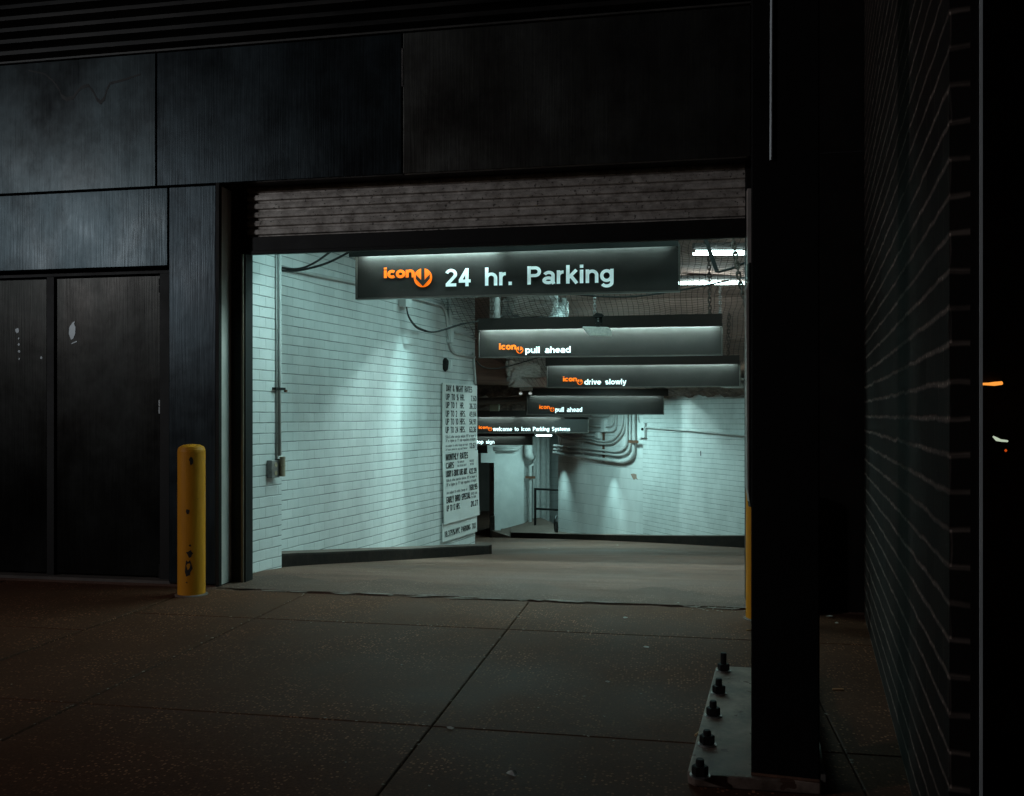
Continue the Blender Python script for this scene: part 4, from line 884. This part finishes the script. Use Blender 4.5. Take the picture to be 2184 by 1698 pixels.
a, z_ = PIL.loc(589.5, 1000, .06); mb = MB(); mb.obox(PIL.pt(a - .075, z_ - .085, .001), PIL.u * .13, PIL.n * .06, (0, 0, .17)); mb.obj('box', M_galv, t, bevel=.006)
for k in (-1, 1):
    mb = MB(); mb.tube([PIL.pt(a - .01, z_ + .04 * k, .061), PIL.pt(a - .01, z_ + .04 * k, .064)], .024, 12); mb.obj('socket', M_beige, t)
t = thing('tube_holder', 'short beige capped tube fixed to the pier beside the outlet box', 'tube', PIL.hit(603, 996, .1))
c0 = PIL.hit(602.5, 1016, .085); mb = MB(); mb.lathe(c0, [(.026, 0), (.028, .003), (.028, .10), (.030, .102), (.030, .112), (.028, .114), (.028, .17), (.030, .173), (.030, .19), (.024, .193)], 20); mb.obj('tube', M_beige, t, smooth=False)
mb = MB(); mb.obox(c0 + Vector((-.03, 0, .15)) - PIL.n * .06, PIL.u * .02, PIL.n * .06, (0, 0, .02)); mb.obj('strap', M_blackmetal, t)
conduit('long conduit sloping along the top of the left brick wall to the wall box', LW, [(602, 572), (700, 592), (790, 610), (862, 630)], .021)
wbox('junction_box', 'white junction box high on the left brick wall where the black cables start', 'junction box', LW, 872, 637, .17, .22, .11)
conduit('conduit running from the high wall box and bending down beside the rate board', LW, [(880, 634), (952, 654.5), (959, 752), (1012, 762)], .022, rad=.25)
conduit('upper thin conduit from the high wall box', LW, [(880, 628), (915, 641), (956, 650)], .009)
conduit('vertical pipe at the far end of the left wall above the little box', LW, [(959, 560), (959, 705)], .03)
wbox('junction_box', 'little white box below the vertical pipe at the far end of the left wall', 'junction box', LW, 965, 712, .1, .26, .07)
conduit('conduit from the little box toward the end of the left wall', LW, [(968, 708), (995, 714), (1013, 722)], .02)
conduit('conduit dropping along the end of the left wall to the top of the rate board', LW, [(1009, 752), (1012, 790), (1014, 820)], .02)
t = thing('motion_sensor', 'small white sensor on a dark mount on the left wall above the rate board', 'sensor', LW.hit(955, 777, .05))
a, z_ = LW.loc(955, 777, .05); mb = MB(); mb.lathe(LW.pt(a - .02, z_ - .11, .02), [(.0, 0), (.05, .04), (.05, .16), (.02, .2)], 12); mb.obj('mount', M_blackmetal, t)
mb = MB(); mb.prism([LW.pt(a - .03, z_ - .08, .06), LW.pt(a + .05, z_ - .06, .06), LW.pt(a + .06, z_ + .04, .06), LW.pt(a + .0, z_ + .07, .06)], LW.n * .05); mb.obj('sensor', M_white, t, bevel=.004)
# right: the bundle bending from the ceiling to the recess
bun = 'bent conduits on the block wall'
ups = [(1362, 1362), (1354.5, 1353), (1347, 1345), (1342, 1341), (1326, 1326)]
conduit('outermost fat conduit of the bundle, bending round the lowest corner', BW, [(1352, 872), (1352, 975), (1332, 986), (1260, 977), (1181, 966)], .043, .07, rad=.8, group=bun)
conduit('second conduit of the bundle, just inside the outermost one', BW, [(1344, 872), (1344, 962), (1325, 972), (1255, 965), (1181, 958.5)], .029, .055, rad=.65, group=bun)
conduit('third conduit of the bundle, with the upper fat coupling', BW, [(1337, 872), (1337, 953), (1318, 964), (1255, 957.5), (1181, 950.5)], .029, .055, rad=.6, group=bun)
conduit('upper conduit of the wavy pair sweeping to the recess', BW, [(1330, 872), (1327, 915), (1308, 939), (1285, 943), (1250, 934), (1225, 936), (1195, 927), (1180, 914)], .027, .05, rad=.7, group=bun)
conduit('lower conduit of the wavy pair sweeping to the recess', BW, [(1335, 872), (1332, 920), (1311, 946), (1284, 948), (1250, 940), (1224, 941), (1194, 932), (1181, 918)], .027, .05, rad=.7, group=bun)
conduit('thin conduit bending left under the square box', BW, [(1315, 872), (1314, 915), (1306, 921), (1230, 920), (1183, 918)], .020, .04, rad=.3, group=bun)
conduit('thin conduit bending left into the square box', BW, [(1309, 872), (1308, 905), (1303, 910), (1288, 911)], .020, .04, rad=.2, group=bun)
conduit('thin conduit leaving the square box behind the welcome sign', BW, [(1282, 910), (1255, 908), (1235, 906.5)], .022, .04, group=bun)
conduit('highest thin conduit curling left beside the signs', BW, [(1304, 872), (1301, 887), (1285, 890), (1235, 886)], .018, .04, rad=.25, group=bun)
conduit('short conduit ending in a round box above the wavy pair', BW, [(1196, 920), (1235, 927), (1268, 929)], .02, .04, group=bun)
wbox('junction_box', 'square junction box among the bent conduits', 'junction box', BW, 1285, 908, .16, .3, .1)
wbox('junction_box', 'round-cornered box at the end of the short conduit', 'junction box', BW, 1272, 929, .16, .16, .09, bev=.03)
for px, lb, m in ((1193, 'leftmost upright strut behind the conduits', M_conduit), (1240, 'middle upright strut behind the conduits', M_conduit), (1286, 'rusty brown upright strut behind the conduits', M_rusty)):
    a, z1_ = BW.loc(px, 916 if px < 1280 else 922, .03); z0_ = BW.loc(px, {1193: 972, 1240: 980, 1286: 985}[px], .03)[1]
    mb = MB(); mb.obox(BW.pt(a - .04, z0_, .002), BW.u * .08, BW.n * .022, (0, 0, z1_ - z0_)); tag(mb.obj('wall_strut', m, bevel=.003), lb, 'strut')
for py, lb in ((952.5, 'upper'), (960.5, 'lower')):
    q0, q1 = BW.hit(1201, py - .4, .06), BW.hit(1211, py + .6, .06); mb = MB(); mb.tube([q0, q0 + (q1 - q0) * .15, q0 + (q1 - q0) * .85, q1], [.038, .05, .05, .038], 10)
    tag(mb.obj('conduit_coupling', M_conduit), lb + ' one of two fat pipe couplings near the left corner of the block wall', 'coupling')
conduit('thin conduit dropping to the white switch box right of the bundle', BW, [(1359.5, 872), (1360, 892), (1366, 911)], .02, rad=.3)
t = thing('switch_box', 'white switch box with a black knob where the long wall conduit begins', 'switch', BW.hit(1367, 918, .08))
a, z_ = BW.loc(1367, 918, .09); mb = MB(); mb.obox(BW.pt(a - .13, z_ - .17, .001), BW.u * .26, BW.n * .09, (0, 0, .34)); mb.obj('box', M_white, t, bevel=.006)
mb = MB(); mb.tube([BW.pt(a + .07, z_ + .03, .091), BW.pt(a + .07, z_ + .03, .12)], .03, 10); mb.obj('knob', M_black, t)
conduit('long conduit sloping along the far right brick wall', RW, [(1373, 915), (1380, 911.5), (1478, 919), (1600, 930), (1640, 934)], .027, rad=.1)
mb = MB(); a, z_ = BW.loc(1352, 942, .1); mb.obox(BW.pt(a - .14, z_ - .03, .13), BW.u * .36, BW.n * .03, (0, 0, .06)); tag(mb.obj('rusty_clamp', M_rusty), 'rusty clamp across the upright part of the conduit bundle', 'clamp')
# peeling patch and slots
mb = MB(); q = [BW.hit(x, y, .003) for x, y in ((1345, 1011), (1352, 1010), (1357.5, 1012), (1358, 1019), (1361, 1024), (1356, 1021), (1352, 1024), (1348, 1018))]; mb.add(q, [tuple(range(8))]); tag(mb.obj('peeling_patch', mat('bare plaster', (.34, .22, .17), .9, var=.2)), 'bare brown patch where paint has peeled off the block wall', 'patch')
mb = MB(); a, z_ = RW.loc(1494.5, 967, .003); mb.obox(RW.pt(a - .012, z_ - .05, .0005), RW.u * .022, RW.n * .004, (0, 0, .1)); tag(mb.obj('wall_slot', M_black), 'small upright dark slot in the far right brick wall', 'slot')
# recess: pipes, rail, hose
pp = 'vertical pipes in the recess'
for px, r, lb in ((1139.5, .05, 'thin leftmost pipe standing in the recess corner'), (1147, .075, 'broad pipe left of the black rail'), (1158.5, .115, 'fattest pipe, behind the black rail'), (1169, .055, 'thin rightmost pipe in the recess')):
    p = at(px, HY, 27.3 if px < 1150 else 27.7); mb = MB(); mb.lathe((p.x, p.y, -2.35), [(r, 0), (r, 1.1), (r * 1.12, 1.1), (r * 1.12, 1.22), (r, 1.22), (r, 3.6)], 16); tag(mb.obj('recess_pipe', M_conduit, smooth=False), lb, 'pipe', pp)
p = at(1131, HY, 26.6); mb = MB(); mb.tube([(p.x, p.y, at(0, 1132, 26.6).z), (p.x, p.y, at(0, 995, 26.6).z), (p.x + .08, p.y + .05, at(0, 992, 26.6).z)], .055, 10); tag(mb.obj('wall_pipe', M_conduit), 'short thin pipe on the side of the white pillar', 'pipe')
mb = MB(); c = at(1131, 1021, 26.5); mb.obox(c - RT * .15, RT * .3, FW * .12, (0, 0, .07)); tag(mb.obj('pipe_clamp', M_rusty), 'small rusty clamp on the short pillar pipe', 'clamp')
mb = MB(); mb.tube(bend_path([at(1127, 930, 26.4), at(1127, 972, 26.4), at(1133, 976, 26.6)], .2), .13, 14); tag(mb.obj('drain_elbow', M_conduit, smooth=True), 'fat drain pipe with an elbow high on the pillar side', 'pipe')
for k, lb in ((0, 'upper'), (1, 'lower')):
    mb = MB(); mb.tube(bend_path([at(1052, 955 + 4.5 * k, 26.0), at(1105, 955 + 4.5 * k, 26.3), at(1118 + 2 * k, 940, 26.3)], .5), .04, 8); tag(mb.obj('conduit', M_conduit, smooth=True), lb + ' conduit across the top of the white pillar', 'conduit')
t = thing('handrail', 'black two-bar handrail in front of the recess pipes', 'railing', at(1142, 1136, 25.6))
zt, zm, z0_ = at(0, 1043, 25.6).z, at(0, 1085, 25.6).z, at(0, 1139, 25.6).z; p = at(1141.5, HY, 25.6); q = at(1200, HY, 25.2)
mb = MB(); mb.tube([(p.x, p.y, z0_), (p.x, p.y, zt + .03)], .035, 10); mb.obj('post', M_black, t)
for z_ in (zt, zm): mb = MB(); mb.tube([(p.x, p.y, z_), (q.x, q.y, z_)], .032, 10); mb.obj('rail', M_black, t)
cable('hose', 'black hose hanging off the left corner of the block wall', 'hose', [at(1187.5, 1100, 23.6), at(1184, 1108, 23.5), at(1183, 1120, 23.5), at(1184.5, 1132, 23.5), at(1187, 1138, 23.5), at(1188.5, 1128, 23.4), at(1187.5, 1112, 23.4)], .03)
mb = MB(); a = at(1026, 987, 25.9); b = at(1056, 987, 26.0); mb.obox(a, b - a, FW * .03, (0, 0, at(0, 930, 25.9).z - a.z)); tag(mb.obj('hanging_board', M_white), 'plain white board hanging beside the top of the pillar', 'board')
mb = MB(); a = at(1049, 1026, 26.8); b = at(1055, 1026, 26.8); mb.obox(a, b - a, FW * .03, (0, 0, at(0, 996, 26.8).z - a.z)); tag(mb.obj('upright_sign', M_black), 'narrow upright black sign at the left edge of the pillar', 'sign')
mb = MB(); a = at(1046, 1136, 26.0); b = at(1055, 1136, 26.1); mb.obox(Vector((a.x, a.y, a.z - .3)), b - a, FW * .5, (0, 0, at(0, 1101, 26).z - a.z + .3)); tag(mb.obj('stub_wall', M_kerbblack, bevel=.01), 'black stub wall at the foot of the white pillar', 'wall')

# ================================================================ STREET OBJECTS
def bollard(label, x, y, r, h):
    t = thing('bollard', label, 'bollard', (x, y, 0), group='yellow bollards at the opening')
    prof = [(r * 1.0, -.01), (r, h - .05), (r * .985, h - .035), (r * .90, h - .012), (r * .6, h + .006), (.01, h + .012)]
    mb = MB(); mb.lathe((x, y, 0), prof, 48); mb.obj('post', M_yellow, t, smooth=False)
    mb = MB(); mb.lathe((x, y, -.008), [(r * 1.22, 0), (r * 1.18, .014), (r * 1.02, .02)], 32); mb.obj('footing', M_kerbtop, t)
    mb = MB(); mb.lathe((x, y, h - .056), [(r * 1.002, 0), (r * 1.012, .004), (r * 1.002, .008)], 40); mb.obj('cap_seam', M_yellow, t); return t
p = at(408.5, HY, 7.44); bl = bollard('chipped yellow bollard on the sidewalk in front of the left steel pilaster', p.x, p.y, .111, 1.245)
M_chip = mat('bare chip', (.022, .014, .010), .8)
cb = Vector((p.x, p.y, 0)); rnd = random.Random(5)
for ang, zc, w_, h_ in ((38, 1.12, .016, .030), (24, .705, .020, .020), (32, .36, .026, .030), (28, .235, .026, .075), (34, .425, .012, .010), (20, .12, .008, .006)):
    a0_ = R(-90) + YAW + R(ang) - math.atan2(p.x, p.y) * 0 - R(20); k = 11; vs = []
    for i in range(k):
        q = 6.2832 * i / k; rr = rnd.uniform(.6, 1.25); an = a0_ + math.cos(q) * w_ * rr / .111
        vs.append((cb.x + .1122 * math.cos(an), cb.y + .1122 * math.sin(an), zc + math.sin(q) * h_ * rr))
    mb = MB(); mb.add(vs, [tuple(range(k))]); mb.obj('paint_chip', M_chip, bl)
p = at(1611, HY, 6.55); bollard('yellow bollard mostly hidden behind the black steel column', p.x + .03, p.y, .098, 1.0)
t = thing('rail_guard', 'black steel guide with a tapered foot hanging over the hidden bollard', 'guide rail', at(1600, 1075, 6.15))
P = lambda x, y: at(x, y, 6.1)
mb = MB(); mb.prism([P(1598, 560), P(1613, 560), P(1613, 1052), P(1606, 1080), P(1601, 1082), P(1598.5, 1060)], FW * .06); mb.obj('channel', M_blackmetal, t, bevel=.003)
mb = MB(); mb.prism([P(1591.5, 620), P(1597.5, 600), P(1598, 1070), P(1594, 1040)], FW * .05); mb.obj('flange', mat('dull channel steel', (.11, .10, .095), .45), t, bevel=.002)
# steel column
cr = R(-5.5); ct = thing('steel_column', 'massive black steel column on a bolted base plate at the right', 'column', (.43, 3.95, 0))
ca, sa = math.cos(cr), math.sin(cr); U = Vector((ca, sa, 0)); V = Vector((-sa, ca, 0)); o = Vector((.300, 3.70, 0))
wf = (at(1738, HY, 3.6) - at(1604, HY, 3.6)).length * 3.7 / 3.6 * 1.0
mb = MB(); mb.obox(o + Vector((0, 0, .05)), U * wf, V * .028, (0, 0, 6)); mb.obox(o + V * .30 + U * .02 + Vector((0, 0, .05)), U * (wf - .03), V * .028, (0, 0, 6)); mb.obox(o + V * .0285 + U * (wf / 2 - .012) + Vector((0, 0, .05)), U * .024, V * .271, (0, 0, 6)); mb.obox(o + V * .0285 + U * .006 + Vector((0, 0, .05)), U * .02, V * .271, (0, 0, 6)); mb.obj('shaft', M_column, ct, bevel=.006)
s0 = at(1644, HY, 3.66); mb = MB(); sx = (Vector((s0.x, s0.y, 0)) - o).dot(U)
mb.tube([o + U * sx - V * .007 + Vector((0, 0, at(0, 357, 3.66).z)), o + U * (sx + .012) - V * .007 + Vector((0, 0, 5.4))], .006, 8); mb.obj('pale_strip', mat('pale strip', (.85, .92, .95), .4, metal=.3, var=.1), ct)  # thin pale strip up the column's front face
bp = [onfloor(1467, 1664), onfloor(1530, 1432)]
pc = Vector((.045, 3.66, 0)); L1 = 1.62; W1 = 0.52; th = .05; du = Vector((1, .02, 0)).normalized(); dv = Vector((.115, .993, 0)).normalized()
mb = MB(); ch = .03
pts = [pc + du * ch, pc + du * W1, pc + du * W1 + dv * L1, pc + dv * L1 + du * ch, pc + dv * (L1 - ch), pc + dv * ch]
mb.prism([Vector((q.x, q.y, .002)) for q in pts], (0, 0, th))
def plate_mat():
    m = bpy.data.materials.new('scuffed base plate steel'); m.use_nodes = True; t_ = NT(m)
    ob = t_.coords(); n1 = t_.ramp(t_.noise(ob, 5, 7, .7), .35, .68); n2 = t_.math('GREATER_THAN', t_.noise(ob, 12, 3), .66)
    b = t_.mix(n1, (.09, .056, .042, 1), (.37, .27, .22, 1)); b = t_.mix(n2, b, (.10, .05, .035, 1)); t_.set(t_.b.inputs['Base Color'], b); t_.b.inputs['Metallic'].default_value = .2; t_.b.inputs['Specular IOR Level'].default_value = .3
    t_.set(t_.b.inputs['Roughness'], t_.math('ADD', .42, t_.math('MULTIPLY', n1, .25))); t_.set(t_.b.inputs['Normal'], t_.bump(n1, .3, .004)); return m
mb.obj('base_plate', plate_mat(), ct, bevel=.006)
tilt = [(0.02, 0), (-.01, .02), (0, -.02), (.02, .01), (-.02, .01)]
for k, (px, py, hh) in enumerate(((1543, 1432, .10), (1533, 1480, .075), (1521, 1528, .07), (1508, 1589, .06), (1493, 1656, .065))):
    b = onfloor(px, py, th) if False else None
    lo, hi = 2.0, 8.0
    for _ in range(40):
        m_ = (lo + hi) / 2
        if at(px, py, m_).z > th: lo = m_
        else: hi = m_
    b = at(px, py, lo); b.z = th
    mb = MB(); mb.lathe(b, [(.017, 0), (.017, hh), (.014, hh + .006)], 12); bo = mb.obj('anchor_bolt', M_blackmetal, ct)
    nut = MB(); nut.lathe(b + Vector((0, 0, .008)), [(.031, 0), (.033, .003), (.033, .032), (.030, .036)], 6); nut.obj('nut', M_blackmetal, bo)
    nut = MB(); nut.lathe(b + Vector((0, 0, 0.001)), [(.042, 0), (.042, .006)], 16); nut.obj('washer', M_galv, bo)
e0 = o + U * (wf + .004); mb = MB(); e0.z = .052
mb.prism([e0 + V * .0, e0 + V * .9 + Vector((0, 0, 0)), e0 + V * .9 + Vector((0, 0, .015)), e0 + Vector((0, 0, .03))], U * .018); mb.obj('side_flange', mat('grey side flange', (.16, .14, .125), .5, metal=.3), ct)
# weld bead glimpsed at the column foot
mb = MB(); mb.tube([o + V * -.004 + Vector((0, 0, .056)), o - V * .004 + U * wf + Vector((0, 0, .056))], .007, 8); mb.obj('weld', M_rusty, ct)

# brick pier at the right and the shop window beyond it
c0 = Vector((.775, 2.745, 0)); c1 = Vector((1.385, 7.0, 0)); BK = Plane((c1.x, c1.y), math.atan2(c0.y - c1.y, c0.x - c1.x)); LB = (c1 - c0).length
t = thing('brick_wall', 'dark brick wall running from the street back to the garage at the far right', 'wall', (1.05, 4.8, 0))
mb = MB(); wallquad(mb, BK, 0, LB, -.02, -.02, 6, 6); mb.obj('wall_side', dark_brick, t)
nrm = (c1 - c0).normalized(); EN = Plane((c0.x, c0.y), math.atan2(-nrm.x, nrm.y)); 
mb = MB(); wallquad(mb, EN, .0, .054, -.02, -.02, 6, 6); mb.obj('wall_end', dark_brick, t)
mb = MB(); b0 = EN.pt(.0, -.02, -.012); mb.obox(EN.pt(.004, -.02, -.05), EN.u * .07, nrm * 4.2, (0, 0, 6.0)); mb.obj('wall_core', M_black, t)
mb = MB(); mb.obox(EN.pt(.0545, -.02, .012), EN.u * .020, -EN.n * .04, (0, 0, 6)); mb.obj('end_trim', M_black, t)
t = thing('shop_window', 'dark shop window with a slim grey metal edge at the right border', 'window', EN.pt(.1, 0))
mb = MB(); mb.obox(EN.pt(.0752, 0, .022), EN.u * .007, -EN.n * .04, (0, 0, 6)); mb.obj('metal_edge', mat('grey aluminium edge', (.75, .78, .78), .5, metal=.2, var=.15), t)
mb = MB(); mb.obox(EN.pt(.083, .0, .0), EN.u * 1.6, -EN.n * .008, (0, 0, 6)); mb.obj('glass', M_glass, t)
mb = MB(); mb.obox(EN.pt(.12, 0, -1.9), EN.u * 3, -EN.n * .1, (0, 0, 6)); mb.obj('back_wall', mat('dark shop interior', (.30, .18, .12), .9, var=.6), t)
c = at(2111, 818, 3.6)  # orange, white and red window reflections built as glowing objects behind the glass
t = thing('orange_reflection', 'short orange reflection in the dark shop glass, built as a glowing tube', 'reflection', c)
mb = MB(); mb.tube([at(2086, 819, 3.6), at(2108, 819.2, 3.6), at(2120, 818.8, 3.6), at(2137, 817, 3.6)], [.004, .0055, .008, .007], 8); mb.obj('tube', mat('orange reflection glow', (.9, .5, .1), .4, emit=(1.0, .34, .05), estr=2.2), t)
mb = MB(); mb.box((c.x - .05, c.y + .02, c.z - .0), (c.x + .05, c.y + .03, c.z + .05)); mb.obj('reflection_holder', M_black, t)
t = thing('white_reflection', 'small bent white reflection below the orange one, built as a glowing tube', 'reflection', at(2133, 938, 3.6))
mb = MB(); mb.tube([at(2118, 931, 3.6), at(2126, 937, 3.6), at(2134, 939.5, 3.6), at(2149, 941, 3.6)], [.003, .0075, .005, .004], 8); mb.obj('tube', mat('white reflection glow', (.9, .9, .8), .4, emit=(.85, 1.0, .75), estr=1.1), t)
mb = MB(); q = at(2145, 961, 3.6); mb.lathe((q.x, q.y, q.z - .006), [(.001, 0), (.006, .006), (.001, .012)], 8); mb.obj('red_reflection', mat('red reflection glow', (.8, .1, .02), .4, emit=(1, .12, .01), estr=1.0), t)

# pale grit caught in the joints of the sidewalk
mb = MB(); rnd = random.Random(31)
def fleck(x, y, s_):
    k = 5; mb.add([(x + s_ * rnd.uniform(.5, 1.2) * math.cos(6.283 * i / k), y + s_ * rnd.uniform(.5, 1.2) * math.sin(6.283 * i / k), .004 + rnd.uniform(0, s_ * .3)) for i in range(k)], [tuple(range(k))])
for _ in range(70):
    X_ = rnd.choice((-1.157, -1.157, -3.05, -3.05, .743)); fleck(X_ + rnd.uniform(-.008, .008), rnd.uniform(3, 7), rnd.uniform(.004, .012))
for _ in range(40): fleck(rnd.uniform(-4, 1), rnd.choice((4.15, 6.12)) + rnd.uniform(-.008, .008), rnd.uniform(.004, .011))
for _ in range(120): fleck(rnd.uniform(-4, 1), rnd.uniform(2.4, 7.0), rnd.uniform(.003, .009))
for _ in range(60): fleck(rnd.uniform(.1, .62), 7.05 + rnd.uniform(-.1, .12), rnd.uniform(.004, .014))
for _ in range(50): fleck(rnd.uniform(-3.95, -3.4), 7.2 + rnd.uniform(-.08, .12), rnd.uniform(.004, .012))
o_ = mb.obj('gravel', mat('pale grit', (.30, .235, .19), .9, var=.5, vscale=8)); o_['kind'] = 'stuff'

# litter
rnd = random.Random(21); M_paper = mat('pale scrap', (.5, .47, .43), .8, var=.1); M_butt = mat('cigarette filter', (.55, .30, .14), .8, var=.2)
def scrap(px, py, s_, m, label, group):
    p = onfloor(px, py); k = 6; mb = MB()
    ring = [(p.x + s_ * rnd.uniform(.5, 1.2) * math.cos(6.283 * i / k), p.y + s_ * rnd.uniform(.4, 1.0) * math.sin(6.283 * i / k), p.z + .006 + rnd.uniform(0, s_ * .35)) for i in range(k)]
    mb.add(ring + [(p.x, p.y, p.z + .008 + s_ * .4)], [(i, (i + 1) % k, k) for i in range(k)] + [tuple(range(k))[::-1]]); o_ = mb.obj('paper_scrap', m); tag(o_, label, 'litter', group)
for px, py, s_ in ((541, 1223, .028), (1333, 1320, .02), (1380, 1384, .025), (1447, 1288, .012), (1172, 1171, .02), (1317, 1164, .02), (1559, 1169, .02), (960, 1556, .02), (1092, 1654, .035), (1296, 1457, .015), (1770, 1318, .03), (1785, 1331, .02)):
    scrap(px, py, s_, M_paper, 'tiny pale scrap of litter lying on the pavement or ramp', 'scraps of litter on the ground')
for px, py, an in ((1787, 1472, .2), (1488, 1567, 1.2), (1600, 1345, .5)):
    p = onfloor(px, py); mb = MB(); d_ = Vector((math.cos(an), math.sin(an), 0)) * .03; mb.tube([p - d_ + Vector((0, 0, .006)), p + d_ + Vector((0, 0, .006))], .005, 8); tag(mb.obj('cigarette_butt', M_butt), 'small tan cigarette butt lying on the sidewalk', 'litter', 'cigarette butts on the sidewalk')
